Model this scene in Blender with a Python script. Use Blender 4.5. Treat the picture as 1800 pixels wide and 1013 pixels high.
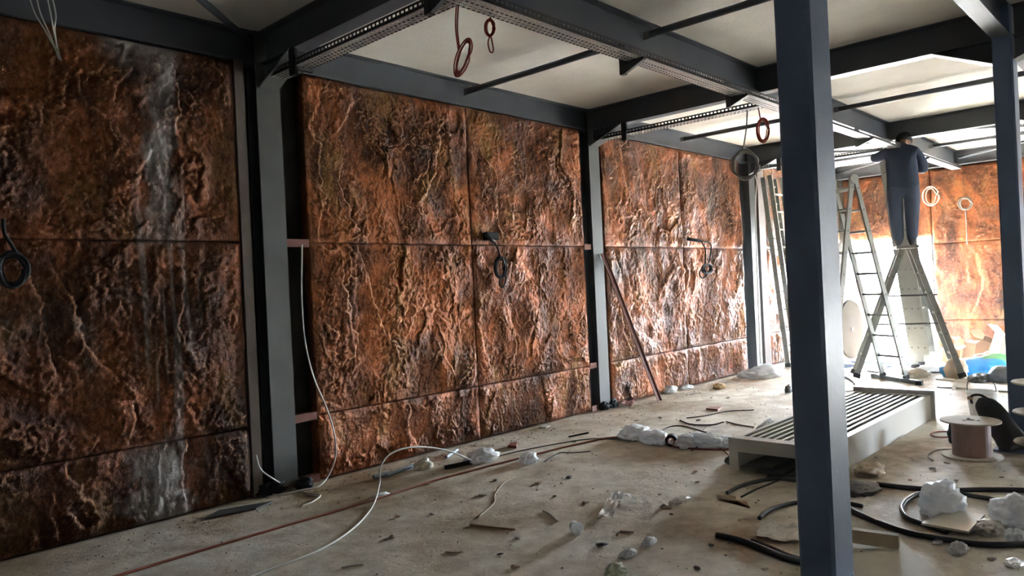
import bpy, bmesh, math, random
import numpy as np
from mathutils import Vector, Matrix, noise

# ------------------------------------------------------------------ camera, world, light, exposure
for o in list(bpy.data.objects):
    bpy.data.objects.remove(o)
SC = bpy.context.scene
COL = SC.collection
CAMH = 1.43
YAW, PITCH, ROLL, FPX = 0.7537, -0.0009, -0.0469, 1302.6
_f = Vector((math.cos(YAW) * math.cos(PITCH), math.sin(YAW) * math.cos(PITCH), math.sin(PITCH)))
_r = _f.cross(Vector((0, 0, 1))).normalized()
_u = _r.cross(_f)
RV = math.cos(ROLL) * _r + math.sin(ROLL) * _u
UV = -math.sin(ROLL) * _r + math.cos(ROLL) * _u
cam = bpy.data.cameras.new('camera')
cam.sensor_width = 36.0
cam.lens = FPX / 1800.0 * 36.0
cam.clip_start = 0.05
cam.clip_end = 300
camo = bpy.data.objects.new('camera', cam)
M = Matrix((RV, UV, -_f)).transposed().to_4x4()
M.translation = Vector((0, 0, CAMH))
camo.matrix_world = M
COL.objects.link(camo)
SC.camera = camo
SC.view_settings.view_transform = 'Standard'
SC.view_settings.look = 'None'
SC.view_settings.gamma = 1.0
SC.view_settings.use_curve_mapping = False
SC.view_settings.exposure = 2.72

world = bpy.data.worlds.new('daylight')
SC.world = world
world.use_nodes = True
bg = world.node_tree.nodes['Background']
bg.inputs['Color'].default_value = (0.80, 0.90, 1.0, 1)
bg.inputs['Strength'].default_value = 52.0


def portal(name, loc, rot, sx, sy):
    """guides sky light through a wall opening (gives off no light itself)"""
    l = bpy.data.lights.new(name, 'AREA')
    l.shape = 'RECTANGLE'
    l.size = sx
    l.size_y = sy
    l.cycles.is_portal = True
    o = bpy.data.objects.new(name, l)
    o.location = loc
    o.rotation_euler = rot
    COL.objects.link(o)


sun = bpy.data.lights.new('sun', 'SUN')
sun.energy = 45.0
sun.angle = math.radians(0.6)
sun.color = (1.0, 0.96, 0.9)
suno = bpy.data.objects.new('sun', sun)
suno.rotation_euler = Vector((-0.90, -0.17, -0.42)).to_track_quat('-Z', 'Y').to_euler()
COL.objects.link(suno)

# ------------------------------------------------------------------ measuring helpers (survey of the place)
def _ray(px, py):
    return _f + RV * ((px - 900) / FPX) - UV * ((py - 506.5) / FPX)


def fl(px, py, z=0.0):
    d = _ray(px, py)
    t = (z - CAMH) / d.z
    return Vector((d.x * t, d.y * t, z))


def onx(px, py, X):
    d = _ray(px, py)
    t = X / d.x
    return Vector((X, d.y * t, CAMH + d.z * t))


def ony(px, py, Y):
    d = _ray(px, py)
    t = Y / d.y
    return Vector((d.x * t, Y, CAMH + d.z * t))


def onpl(px, py, A, B):
    """point on the vertical plane through floor points A and B"""
    n = Vector((-(B.y - A.y), B.x - A.x, 0))
    d = _ray(px, py)
    o = Vector((0, 0, CAMH))
    t = (A - o).dot(n) / d.dot(n)
    return o + d * t


# ------------------------------------------------------------------ materials
MATS = {}


def mat(name, col, rough=0.6, metal=0.0, var=0.15, scale=8.0, bump=0.0, bscale=40.0, trans=0.0, alpha=1.0, spec=0.5):
    if name in MATS:
        return MATS[name]
    m = bpy.data.materials.new(name)
    m.use_nodes = True
    nt = m.node_tree
    b = nt.nodes['Principled BSDF']
    b.inputs['Roughness'].default_value = rough
    b.inputs['Metallic'].default_value = metal
    b.inputs['Specular IOR Level'].default_value = spec
    if trans:
        b.inputs['Transmission Weight'].default_value = trans
        b.inputs['IOR'].default_value = 1.2
    if alpha < 1:
        b.inputs['Alpha'].default_value = alpha
    tc = nt.nodes.new('ShaderNodeTexCoord')
    n = nt.nodes.new('ShaderNodeTexNoise')
    n.inputs['Scale'].default_value = scale
    n.inputs['Detail'].default_value = 5
    nt.links.new(tc.outputs['Object'], n.inputs['Vector'])
    mx = nt.nodes.new('ShaderNodeMix')
    mx.data_type = 'RGBA'
    lo = [c * (1 - var) for c in col]
    hi = [min(1, c * (1 + var)) for c in col]
    mx.inputs[6].default_value = (*lo, 1)
    mx.inputs[7].default_value = (*hi, 1)
    nt.links.new(n.outputs['Fac'], mx.inputs[0])
    nt.links.new(mx.outputs[2], b.inputs['Base Color'])
    if bump:
        n2 = nt.nodes.new('ShaderNodeTexNoise')
        n2.inputs['Scale'].default_value = bscale
        n2.inputs['Detail'].default_value = 4
        nt.links.new(tc.outputs['Object'], n2.inputs['Vector'])
        bp = nt.nodes.new('ShaderNodeBump')
        bp.inputs['Strength'].default_value = bump
        bp.inputs['Distance'].default_value = 0.01
        nt.links.new(n2.outputs['Fac'], bp.inputs['Height'])
        nt.links.new(bp.outputs['Normal'], b.inputs['Normal'])
    MATS[name] = m
    return m


STEEL = mat('dark_steel_paint', (0.070, 0.077, 0.090), 0.45, 0.0, 0.25, 3, 0.15, 30)
COLSTEEL = mat('veil_tinted_steel_paint', (0.10, 0.145, 0.24), 0.42, 0.0, 0.12, 3, 0.10, 30)  # dark steel paint, colour lifted bluer to carry the lens veil
GREYSTEEL = mat('grey_primer_steel', (0.075, 0.077, 0.074), 0.5, 0.0, 0.2, 5, 0.1, 30)
GALV = mat('galvanised_steel', (0.42, 0.42, 0.41), 0.42, 0.7, 0.2, 12)
DARKGALV = mat('dark_tray_steel', (0.05, 0.05, 0.052), 0.45, 0.4, 0.3, 12)
ALU = mat('aluminium', (0.22, 0.225, 0.205), 0.5, 0.3, 0.12, 10)
PRIMER = mat('red_oxide_primer', (0.17, 0.055, 0.04), 0.6, 0.0, 0.3, 12, 0.1, 30)
PINKSTEEL = mat('pink_oxide_steel', (0.30, 0.14, 0.11), 0.6, 0.0, 0.25, 12)
REDWIRE = mat('red_wire', (0.32, 0.035, 0.02), 0.45, 0.0, 0.2, 20)
REDCORD = mat('dusty_red_cord', (0.26, 0.075, 0.045), 0.6, 0.0, 0.25, 10)
WHITEWIRE = mat('white_wire', (0.55, 0.54, 0.50), 0.5, 0.0, 0.1, 20)
GREYWIRE = mat('grey_wire', (0.20, 0.20, 0.19), 0.5, 0.0, 0.1, 20)
BLACK = mat('black_rubber', (0.012, 0.013, 0.015), 0.75, 0.0, 0.3, 12, spec=0.25)
HOSE = mat('black_hose', (0.022, 0.026, 0.034), 0.42, 0.0, 0.3, 12, 0.1, 60)
PVC = mat('grey_blue_conduit', (0.28, 0.34, 0.40), 0.45, 0.0, 0.1, 12)
FILM = mat('crumpled_white_film', (0.90, 0.91, 0.92), 0.4, 0.0, 0.05, 20, 0.35, 55)
def add_translucent(m, col, fac):
    nt = m.node_tree
    out = nt.nodes['Material Output']
    tr = nt.nodes.new('ShaderNodeBsdfTranslucent')
    tr.inputs['Color'].default_value = (*col, 1)
    mx = nt.nodes.new('ShaderNodeMixShader')
    mx.inputs[0].default_value = fac
    nt.links.new(nt.nodes['Principled BSDF'].outputs[0], mx.inputs[1])
    nt.links.new(tr.outputs[0], mx.inputs[2])
    nt.links.new(mx.outputs[0], out.inputs['Surface'])


add_translucent(FILM, (0.95, 0.95, 0.96), 0.5)
CLEAR = mat('clear_plastic_sheet', (0.72, 0.68, 0.60), 0.22, 0.0, 0.1, 20, 0.8, 25, trans=0.2)
FOIL = mat('silver_film', (0.86, 0.86, 0.88), 0.25, 0.12, 0.1, 20, 0.6, 40)
CUPW = mat('white_plastic_cup', (0.86, 0.86, 0.84), 0.4, 0.0, 0.05, 10)
add_translucent(CUPW, (0.9, 0.9, 0.88), 0.3)
CARD = mat('cardboard', (0.33, 0.20, 0.11), 0.8, 0.0, 0.2, 6, 0.2, 30)
PALECARD = mat('pale_cardboard', (0.46, 0.36, 0.26), 0.8, 0.0, 0.2, 6, 0.2, 30)
WOOD = mat('raw_wood', (0.42, 0.33, 0.22), 0.7, 0.0, 0.2, 9, 0.2, 40)
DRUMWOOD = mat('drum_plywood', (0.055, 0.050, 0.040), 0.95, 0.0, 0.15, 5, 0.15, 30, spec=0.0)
PALEWOOD = mat('pale_wood', (0.55, 0.50, 0.41), 0.7, 0.0, 0.12, 9, 0.15, 40)
BLUE = mat('blue_plastic', (0.03, 0.27, 0.62), 0.35, 0.0, 0.15, 5, 0.3, 20)
GREEN = mat('green_plastic', (0.16, 0.42, 0.16), 0.4, 0.0, 0.15, 5, 0.3, 20)
WHITEMETAL = mat('white_enamel_metal', (0.50, 0.485, 0.445), 0.38, 0.0, 0.08, 3)
TILE = mat('beige_tile', (0.52, 0.48, 0.40), 0.3, 0.0, 0.06, 6)
PINKBARREL = mat('dusty_pink_cable', (0.36, 0.23, 0.21), 0.6, 0.0, 0.12, 20)
CLOTHBAG = mat('black_nylon', (0.020, 0.020, 0.022), 0.65, 0.0, 0.3, 8, 0.4, 25)
JACKET = mat('navy_jacket', (0.022, 0.034, 0.062), 0.85, 0.0, 0.25, 7, 0.5, 14)
TROUSER = mat('blue_grey_trousers', (0.040, 0.055, 0.092), 0.85, 0.0, 0.25, 7, 0.5, 14)
SKIN = mat('skin', (0.36, 0.20, 0.14), 0.55, 0.0, 0.08, 12)
HAIR = mat('black_hair', (0.012, 0.010, 0.009), 0.6, 0.0, 0.3, 40, 0.6, 90)
SHOE = mat('dark_shoes', (0.05, 0.05, 0.055), 0.6, 0.0, 0.2, 12)
EYE = mat('eye', (0.5, 0.48, 0.45), 0.2)
PINKCLOTH = mat('dusty_pink_sheet', (0.42, 0.20, 0.18), 0.8, 0.0, 0.2, 10, 0.4, 30)
YELLOWBIT = mat('ochre_foam', (0.42, 0.27, 0.11), 0.8, 0.0, 0.2, 15, 0.4, 40)
BACKWALL = mat('dark_backing_wall', (0.045, 0.040, 0.036), 0.9, 0.0, 0.3, 4, 0.3, 20)
SIDEWALL = mat('pale_render_wall', (0.42, 0.40, 0.37), 0.9, 0.0, 0.2, 3, 0.3, 20)
STRIPM = mat('taupe_plaster_strip', (0.12, 0.092, 0.078), 0.75, 0.0, 0.2, 6, 0.3, 25)
CRUMB = mat('dust_crumb', (0.26, 0.21, 0.16), 0.9, 0.0, 0.7, 2.5)
MORTAR = mat('plaster_crumb', (0.40, 0.36, 0.30), 0.85, 0.0, 0.25, 20)
PALEGREEN = mat('pale_green_foam', (0.58, 0.62, 0.48), 0.7, 0.0, 0.1, 15)
OUTGROUND = mat('pale_paving', (0.52, 0.50, 0.46), 0.85, 0.0, 0.15, 2)


def node_floor():
    m = bpy.data.materials.new('dusty_concrete_floor')
    m.use_nodes = True
    nt = m.node_tree
    N, L = nt.nodes, nt.links
    b = N['Principled BSDF']
    tc = N.new('ShaderNodeTexCoord')

    def nz(s, d=6, r=0.55):
        n = N.new('ShaderNodeTexNoise')
        n.inputs['Scale'].default_value = s
        n.inputs['Detail'].default_value = d
        n.inputs['Roughness'].default_value = r
        L.new(tc.outputs['Object'], n.inputs['Vector'])
        return n
    a = nz(0.75, 6, 0.6)
    r = N.new('ShaderNodeValToRGB')
    e = r.color_ramp.elements
    e[0].position = 0.34
    e[0].color = (0.35, 0.265, 0.175, 1)
    e[1].position = 0.66
    e[1].color = (0.76, 0.73, 0.67, 1)
    k = e.new(0.5)
    k.color = (0.64, 0.585, 0.495, 1)
    L.new(a.outputs['Fac'], r.inputs['Fac'])
    c = nz(6, 8, 0.7)
    r2 = N.new('ShaderNodeValToRGB')
    r2.color_ramp.elements[0].position = 0.30
    r2.color_ramp.elements[0].color = (0.68, 0.65, 0.60, 1)
    r2.color_ramp.elements[1].position = 0.62
    r2.color_ramp.elements[1].color = (1.1, 1.08, 1.05, 1)
    L.new(c.outputs['Fac'], r2.inputs['Fac'])
    mx = N.new('ShaderNodeMix')
    mx.data_type = 'RGBA'
    mx.blend_type = 'MULTIPLY'
    mx.inputs[0].default_value = 0.8
    L.new(r.outputs['Color'], mx.inputs[6])
    L.new(r2.outputs['Color'], mx.inputs[7])
    sn = nz(1.25, 7, 0.62)
    sn.inputs['Distortion'].default_value = 1.4
    r3 = N.new('ShaderNodeValToRGB')
    r3.color_ramp.elements[0].position = 0.50
    r3.color_ramp.elements[0].color = (0, 0, 0, 1)
    r3.color_ramp.elements[1].position = 0.66
    r3.color_ramp.elements[1].color = (0.75, 0.75, 0.75, 1)
    L.new(sn.outputs['Fac'], r3.inputs['Fac'])
    mx2 = N.new('ShaderNodeMix')
    mx2.data_type = 'RGBA'
    L.new(r3.outputs['Color'], mx2.inputs[0])
    L.new(mx.outputs[2], mx2.inputs[6])
    mx2.inputs[7].default_value = (0.33, 0.245, 0.155, 1)
    L.new(mx2.outputs[2], b.inputs['Base Color'])
    b.inputs['Roughness'].default_value = 0.62
    b.inputs['Specular IOR Level'].default_value = 0.35
    f1 = nz(14, 8, 0.7)
    bp = N.new('ShaderNodeBump')
    bp.inputs['Strength'].default_value = 0.6
    bp.inputs['Distance'].default_value = 0.02
    L.new(f1.outputs['Fac'], bp.inputs['Height'])
    L.new(bp.outputs['Normal'], b.inputs['Normal'])
    return m


def node_ceiling():
    m = bpy.data.materials.new('plastered_ceiling')
    m.use_nodes = True
    nt = m.node_tree
    N, L = nt.nodes, nt.links
    b = N['Principled BSDF']
    tc = N.new('ShaderNodeTexCoord')
    n = N.new('ShaderNodeTexNoise')
    n.inputs['Scale'].default_value = 1.6
    n.inputs['Detail'].default_value = 7
    n.inputs['Roughness'].default_value = 0.6
    L.new(tc.outputs['Object'], n.inputs['Vector'])
    r = N.new('ShaderNodeValToRGB')
    r.color_ramp.elements[0].position = 0.3
    r.color_ramp.elements[0].color = (0.66, 0.63, 0.56, 1)
    r.color_ramp.elements[1].position = 0.7
    r.color_ramp.elements[1].color = (0.80, 0.77, 0.70, 1)
    L.new(n.outputs['Fac'], r.inputs['Fac'])
    L.new(r.outputs['Color'], b.inputs['Base Color'])
    b.inputs['Roughness'].default_value = 0.9
    n2 = N.new('ShaderNodeTexNoise')
    n2.inputs['Scale'].default_value = 30
    n2.inputs['Detail'].default_value = 5
    L.new(tc.outputs['Object'], n2.inputs['Vector'])
    bp = N.new('ShaderNodeBump')
    bp.inputs['Strength'].default_value = 0.35
    bp.inputs['Distance'].default_value = 0.012
    L.new(n2.outputs['Fac'], bp.inputs['Height'])
    L.new(bp.outputs['Normal'], b.inputs['Normal'])
    return m


def node_copper(name='copper_rock_plaster', tint=(1.0, 0.93, 0.86, 1)):
    m = bpy.data.materials.new(name)
    m.use_nodes = True
    nt = m.node_tree
    N, L = nt.nodes, nt.links
    b = N['Principled BSDF']
    g = N.new('ShaderNodeNewGeometry')

    def nz(s, d=5, r=0.6, off=0.0, stretch=(1, 1, 0.7)):
        mp = N.new('ShaderNodeMapping')
        mp.inputs['Location'].default_value = (off, off, off)
        mp.inputs['Scale'].default_value = stretch
        L.new(g.outputs['Position'], mp.inputs['Vector'])
        n = N.new('ShaderNodeTexNoise')
        n.inputs['Scale'].default_value = s
        n.inputs['Detail'].default_value = d
        n.inputs['Roughness'].default_value = r
        n.inputs['Distortion'].default_value = 0.6
        L.new(mp.outputs['Vector'], n.inputs['Vector'])
        return n

    def ramp(src, stops):
        r = N.new('ShaderNodeValToRGB')
        e = r.color_ramp.elements
        e[0].position, e[0].color = stops[0]
        e[1].position, e[1].color = stops[-1]
        for p, c in stops[1:-1]:
            k = e.new(p)
            k.color = c
        L.new(src, r.inputs['Fac'])
        return r

    def mix(fac, c1, c2, mode='MIX'):
        mx = N.new('ShaderNodeMix')
        mx.data_type = 'RGBA'
        mx.blend_type = mode
        if isinstance(fac, float):
            mx.inputs[0].default_value = fac
        else:
            L.new(fac, mx.inputs[0])
        for i, c in ((6, c1), (7, c2)):
            if isinstance(c, tuple):
                mx.inputs[i].default_value = c
            else:
                L.new(c, mx.inputs[i])
        return mx.outputs[2]
    base = ramp(nz(1.9, 6, 0.65).outputs['Fac'], [
        (0.30, (0.022, 0.011, 0.008, 1)), (0.42, (0.075, 0.027, 0.013, 1)),
        (0.52, (0.155, 0.056, 0.024, 1)), (0.62, (0.31, 0.105, 0.038, 1)), (0.75, (0.14, 0.045, 0.022, 1))])
    och = ramp(nz(2.6, 5, 0.6, 7.3).outputs['Fac'], [(0.55, (0, 0, 0, 1)), (0.72, (0.8, 0.8, 0.8, 1))])
    c = mix(och.outputs['Color'], base.outputs['Color'], (0.24, 0.135, 0.045, 1))
    gry = ramp(nz(1.7, 6, 0.65, 21.7, (1, 1, 0.5)).outputs['Fac'], [(0.57, (0, 0, 0, 1)), (0.72, (0.75, 0.75, 0.75, 1))])
    c = mix(gry.outputs['Color'], c, (0.085, 0.070, 0.060, 1))
    fine = ramp(nz(26, 6, 0.7, 3.1, (1, 1, 0.8)).outputs['Fac'], [(0.36, (0.42, 0.39, 0.37, 1)), (0.50, (1, 1, 1, 1))])
    c = mix(0.75, c, fine.outputs['Color'], 'MULTIPLY')
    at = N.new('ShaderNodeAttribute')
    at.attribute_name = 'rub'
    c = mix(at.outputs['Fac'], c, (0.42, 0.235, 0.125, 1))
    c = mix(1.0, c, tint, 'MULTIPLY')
    st = N.new('ShaderNodeAttribute')
    st.attribute_name = 'stain'
    c = mix(st.outputs['Fac'], c, (0.25, 0.232, 0.22, 1))
    L.new(c, b.inputs['Base Color'])
    b.inputs['Metallic'].default_value = 0.7
    rr = ramp(nz(9, 4, 0.6, 11.0).outputs['Fac'], [(0.3, (0.34, 0.34, 0.34, 1)), (0.7, (0.60, 0.60, 0.60, 1))])
    L.new(rr.outputs['Color'], b.inputs['Roughness'])
    n2 = nz(48, 6, 0.65, 5.0, (1, 1, 0.85))
    bp = N.new('ShaderNodeBump')
    bp.inputs['Strength'].default_value = 0.9
    bp.inputs['Distance'].default_value = 0.012
    L.new(n2.outputs['Fac'], bp.inputs['Height'])
    L.new(bp.outputs['Normal'], b.inputs['Normal'])
    return m


FLOORM = node_floor()
CEILM = node_ceiling()
COPPER = node_copper()
COPPER_SHADE = node_copper('shaded_copper_rock_plaster', (0.56, 0.50, 0.46, 1))  # same copper plaster, tint darkened to paint in the near bay's dimness


# ------------------------------------------------------------------ geometry helpers
def perp(d):
    d = d.normalized()
    a = Vector((0, 0, 1)) if abs(d.z) < 0.9 else Vector((1, 0, 0))
    s = d.cross(a).normalized()
    return s, s.cross(d).normalized()


def catmull(pts, n=6, closed=False):
    pts = [Vector(p) for p in pts]
    if len(pts) < 3:
        return pts
    out = []
    m = len(pts)
    for i in range(m if closed else m - 1):
        if closed:
            p0, p1, p2, p3 = pts[i - 1], pts[i], pts[(i + 1) % m], pts[(i + 2) % m]
        else:
            p1, p2 = pts[i], pts[i + 1]
            p0 = pts[i - 1] if i else p1 * 2 - p2
            p3 = pts[i + 2] if i + 2 < m else p2 * 2 - p1
        for k in range(n):
            t = k / n
            out.append(0.5 * ((2 * p1) + (p2 - p0) * t + (2 * p0 - 5 * p1 + 4 * p2 - p3) * t * t
                              + (3 * p1 - p0 - 3 * p2 + p3) * t ** 3))
    if not closed:
        out.append(pts[-1])
    return out


class MB:
    def __init__(s):
        s.v, s.f, s.m = [], [], []
        s.mi = 0

    def add(s, vs, fs):
        o = len(s.v)
        s.v += [tuple(x) for x in vs]
        s.f += [tuple(i + o for i in f) for f in fs]
        s.m += [s.mi] * len(fs)
        return s

    def box(s, x0, x1, y0, y1, z0, z1):
        v = [(x0, y0, z0), (x1, y0, z0), (x1, y1, z0), (x0, y1, z0), (x0, y0, z1), (x1, y0, z1), (x1, y1, z1), (x0, y1, z1)]
        return s.add(v, [(0, 3, 2, 1), (4, 5, 6, 7), (0, 1, 5, 4), (1, 2, 6, 5), (2, 3, 7, 6), (3, 0, 4, 7)])

    def bar(s, a, b, w, h, side=None):
        a, b = Vector(a), Vector(b)
        d = (b - a).normalized()
        if side is None:
            sd, up = perp(d)
        else:
            sd = (Vector(side) - d * Vector(side).dot(d)).normalized()
            up = sd.cross(d)
        v = []
        for p in (a, b):
            for i, j in ((-1, -1), (1, -1), (1, 1), (-1, 1)):
                v.append(p + sd * (i * w / 2) + up * (j * h / 2))
        return s.add(v, [(0, 1, 2, 3), (7, 6, 5, 4), (0, 4, 5, 1), (1, 5, 6, 2), (2, 6, 7, 3), (3, 7, 4, 0)])

    def tube(s, pts, r, n=8, closed=False, smooth=6, caps=True):
        P = catmull(pts, smooth, closed) if smooth and len(pts) > 2 else [Vector(p) for p in pts]
        m = len(P)
        vs, fs = [], []
        T = []
        for i in range(m):
            if closed:
                t = P[(i + 1) % m] - P[i - 1]
            else:
                t = P[min(i + 1, m - 1)] - P[max(i - 1, 0)]
            T.append(t.normalized() if t.length > 1e-9 else Vector((0, 0, 1)))
        sd, up = perp(T[0])
        for i in range(m):
            sd = (sd - T[i] * sd.dot(T[i]))
            sd = sd.normalized() if sd.length > 1e-6 else perp(T[i])[0]
            up = T[i].cross(sd)
            rr = r[min(i, len(r) - 1)] if isinstance(r, (list, tuple)) else r
            for k in range(n):
                a = 2 * math.pi * k / n
                vs.append(P[i] + sd * (math.cos(a) * rr) + up * (math.sin(a) * rr))
        for i in range(m if closed else m - 1):
            j = (i + 1) % m
            for k in range(n):
                k2 = (k + 1) % n
                fs.append((i * n + k, i * n + k2, j * n + k2, j * n + k))
        if caps and not closed:
            fs.append(tuple(range(n - 1, -1, -1)))
            fs.append(tuple((m - 1) * n + k for k in range(n)))
        return s.add(vs, fs)

    def lathe(s, prof, n=24, base=(0, 0, 0), axis=(0, 0, 1)):
        ax = Vector(axis).normalized()
        sd, up = perp(ax)
        base = Vector(base)
        vs, fs = [], []
        for r, h in prof:
            for k in range(n):
                a = 2 * math.pi * k / n
                vs.append(base + ax * h + sd * (math.cos(a) * r) + up * (math.sin(a) * r))
        for i in range(len(prof) - 1):
            for k in range(n):
                k2 = (k + 1) % n
                fs.append((i * n + k, i * n + k2, (i + 1) * n + k2, (i + 1) * n + k))
        return s.add(vs, fs)

    def prism(s, poly, d):
        """poly: list of 3D points; d: extrusion vector"""
        n = len(poly)
        d = Vector(d)
        vs = [Vector(p) for p in poly] + [Vector(p) + d for p in poly]
        fs = [tuple(range(n - 1, -1, -1)), tuple(range(n, 2 * n))]
        fs += [(i, (i + 1) % n, n + (i + 1) % n, n + i) for i in range(n)]
        return s.add(vs, fs)

    def build(s, name, mats, parent=None, smooth=False):
        me = bpy.data.meshes.new(name)
        me.from_pydata(s.v, [], s.f)
        ml = mats if isinstance(mats, (list, tuple)) else [mats]
        for m in ml:
            me.materials.append(m)
        if len(ml) > 1:
            me.polygons.foreach_set('material_index', s.m)
        bm = bmesh.new()
        bm.from_mesh(me)
        bmesh.ops.recalc_face_normals(bm, faces=bm.faces)
        bm.to_mesh(me)
        bm.free()
        if smooth:
            me.polygons.foreach_set('use_smooth', [True] * len(me.polygons))
        o = bpy.data.objects.new(name, me)
        COL.objects.link(o)
        if parent:
            o.parent = parent
        return o


def tag(o, label, cat, group=None, kind=None):
    o['label'] = label
    if cat:
        o['category'] = cat
    if group:
        o['group'] = group
    if kind:
        o['kind'] = kind
    return o


def thing(name, label, cat, loc=(0, 0, 0), group=None):
    o = bpy.data.objects.new(name, None)
    o.empty_display_size = 0.1
    o.location = loc
    COL.objects.link(o)
    return tag(o, label, cat, group)


def under(p, parent):
    """re-parent p to parent keeping its world place"""
    p.parent = parent
    p.matrix_parent_inverse = Matrix.Translation(-Vector(parent.location))
    return p


def structure(o, label):
    o['kind'] = 'structure'
    o['label'] = label
    return o


# ------------------------------------------------------------------ the shell
XA, XB = -4.0, 14.55          # near end (behind the camera) and far end
YW, YR = 5.03, -3.0           # left wall face, right wall
ZB, ZC = 3.16, 3.40           # beam underside, ceiling
COLX = [2.82, 6.82, 10.82]    # frames

b = MB().box(XA - 0.2, XB + 0.2, YR - 0.2, 5.4, -0.2, 0.0)
floor = structure(b.build('floor', FLOORM), 'dusty beige-grey concrete floor strewn with site rubbish')
ceil = structure(MB().box(XA - 0.2, XB + 0.2, YR - 0.2, 5.4, ZC, ZC + 0.15).build('ceiling', CEILM),
                 'rough grey plastered ceiling slab above the dark steel beams')
# left wall backing with an opening in the far bay
OPX0, OPX1, OPZ = 13.95, 14.45, 1.96
b = MB()
b.box(XA, OPX0, 5.20, 5.40, 0, ZC)
b.box(OPX0, OPX1, 5.20, 5.40, OPZ, ZC)
b.box(OPX1, XB + 0.2, 5.20, 5.40, 0, ZC)
wall_left = structure(b.build('wall_left', BACKWALL), 'long left wall clad in copper-coloured rock-textured panels')
# far wall with a doorway next to the corner
DY0, DY1, DZ = 3.53, 4.98, 1.985
b = MB()
FWX = XB + 0.06
b.box(FWX, XB + 0.25, -2.9, DY0, 0, ZC)
b.box(FWX, XB + 0.25, DY0, DY1, DZ, ZC)
b.box(FWX, XB + 0.25, DY1, 5.20, 0, ZC)
wall_far = structure(b.build('wall_far', BACKWALL), 'far end wall with copper-coloured panels and a glaring open doorway')
# right wall with an added low slot for ceiling bounce light, wall behind the viewer
b = MB()
RX0, RX1, RZ = 11.4, 14.2, 0.48
b.box(XA, RX0, YR - 0.2, YR, 0, ZC)
b.box(RX0, RX1, YR - 0.2, YR, RZ, ZC)
b.box(RX1, XB + 0.2, YR - 0.2, YR, 0, ZC)
wall_right = structure(b.build('wall_right', SIDEWALL), 'pale rendered right wall')
wall_near = structure(MB().box(XA - 0.2, XA, YR, 5.2, 0, ZC).build('wall_near', SIDEWALL), 'pale rendered near end wall')
b = MB().box(-12, 60, -40, 60, -0.35, -0.22)
ground = structure(b.build('ground', OUTGROUND), 'pale sunlit paving outside the doorway')

portal('portal_door', (XB + 0.3, (DY0 + DY1) / 2, DZ / 2), (0, math.radians(90), 0), DZ, DY1 - DY0)
portal('portal_right', ((RX0 + RX1) / 2, YR - 0.25, RZ / 2), (math.radians(90), 0, 0), RX1 - RX0, RZ)
portal('portal_left', ((OPX0 + OPX1) / 2, 5.45, OPZ / 2), (math.radians(-90), 0, 0), OPX1 - OPX0, OPZ)

# ------------------------------------------------------------------ thin haze volume added to give a milky lens veil
hm = bpy.data.materials.new('veil_haze')
hm.use_nodes = True
hn = hm.node_tree
hn.nodes.remove(hn.nodes['Principled BSDF'])
vsn = hn.nodes.new('ShaderNodeVolumeScatter')
vsn.inputs['Color'].default_value = (0.92, 0.95, 1.0, 1)
vsn.inputs['Density'].default_value = 0.0035
vsn.inputs['Anisotropy'].default_value = 0.55
hn.links.new(vsn.outputs['Volume'], hn.nodes['Material Output'].inputs['Volume'])
hz_o = MB().box(5.6, XB + 0.05, YR + 0.05, 5.19, 0.0, ZC).build('veil_haze', hm)
tag(hz_o, 'thin pale haze added through the hall for a milky lens veil', 'haze', kind='stuff')

# ------------------------------------------------------------------ rock-textured panels
RNG = np.random.RandomState(11)
PERM = np.concatenate([RNG.permutation(512)] * 2)
GA = RNG.rand(512) * 2 * np.pi
GX, GY = np.cos(GA), np.sin(GA)


def perlin(x, y, seed=0):
    x = x + seed * 17.37
    y = y + seed * 9.71
    xi, yi = np.floor(x).astype(int), np.floor(y).astype(int)
    xf, yf = x - xi, y - yi
    u = xf * xf * xf * (xf * (xf * 6 - 15) + 10)
    v = yf * yf * yf * (yf * (yf * 6 - 15) + 10)

    def g(i, j):
        h = PERM[(PERM[(xi + i) & 511] + ((yi + j) & 511)) & 511]
        return GX[h] * (xf - i) + GY[h] * (yf - j)
    a = g(0, 0) * (1 - u) + g(1, 0) * u
    c = g(0, 1) * (1 - u) + g(1, 1) * u
    return (a * (1 - v) + c * v) * 1.5


def fbm(x, y, seed, octv=4, gain=0.5):
    t = np.zeros_like(x)
    a = 1.0
    for i in range(octv):
        t += a * perlin(x, y, seed + i * 3)
        x, y = x * 2.03, y * 2.03
        a *= gain
    return t


def sstep(a, b_, x):
    t = np.clip((x - a) / (b_ - a), 0, 1)
    return t * t * (3 - 2 * t)


def saw(t, w=0.07):
    """slow rise, sudden drop: the torn edge of a trowelled flake"""
    f = t - np.floor(t)
    return np.where(f < 1 - w, f / (1 - w), 1 - sstep(1 - w, 1, f))


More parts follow.
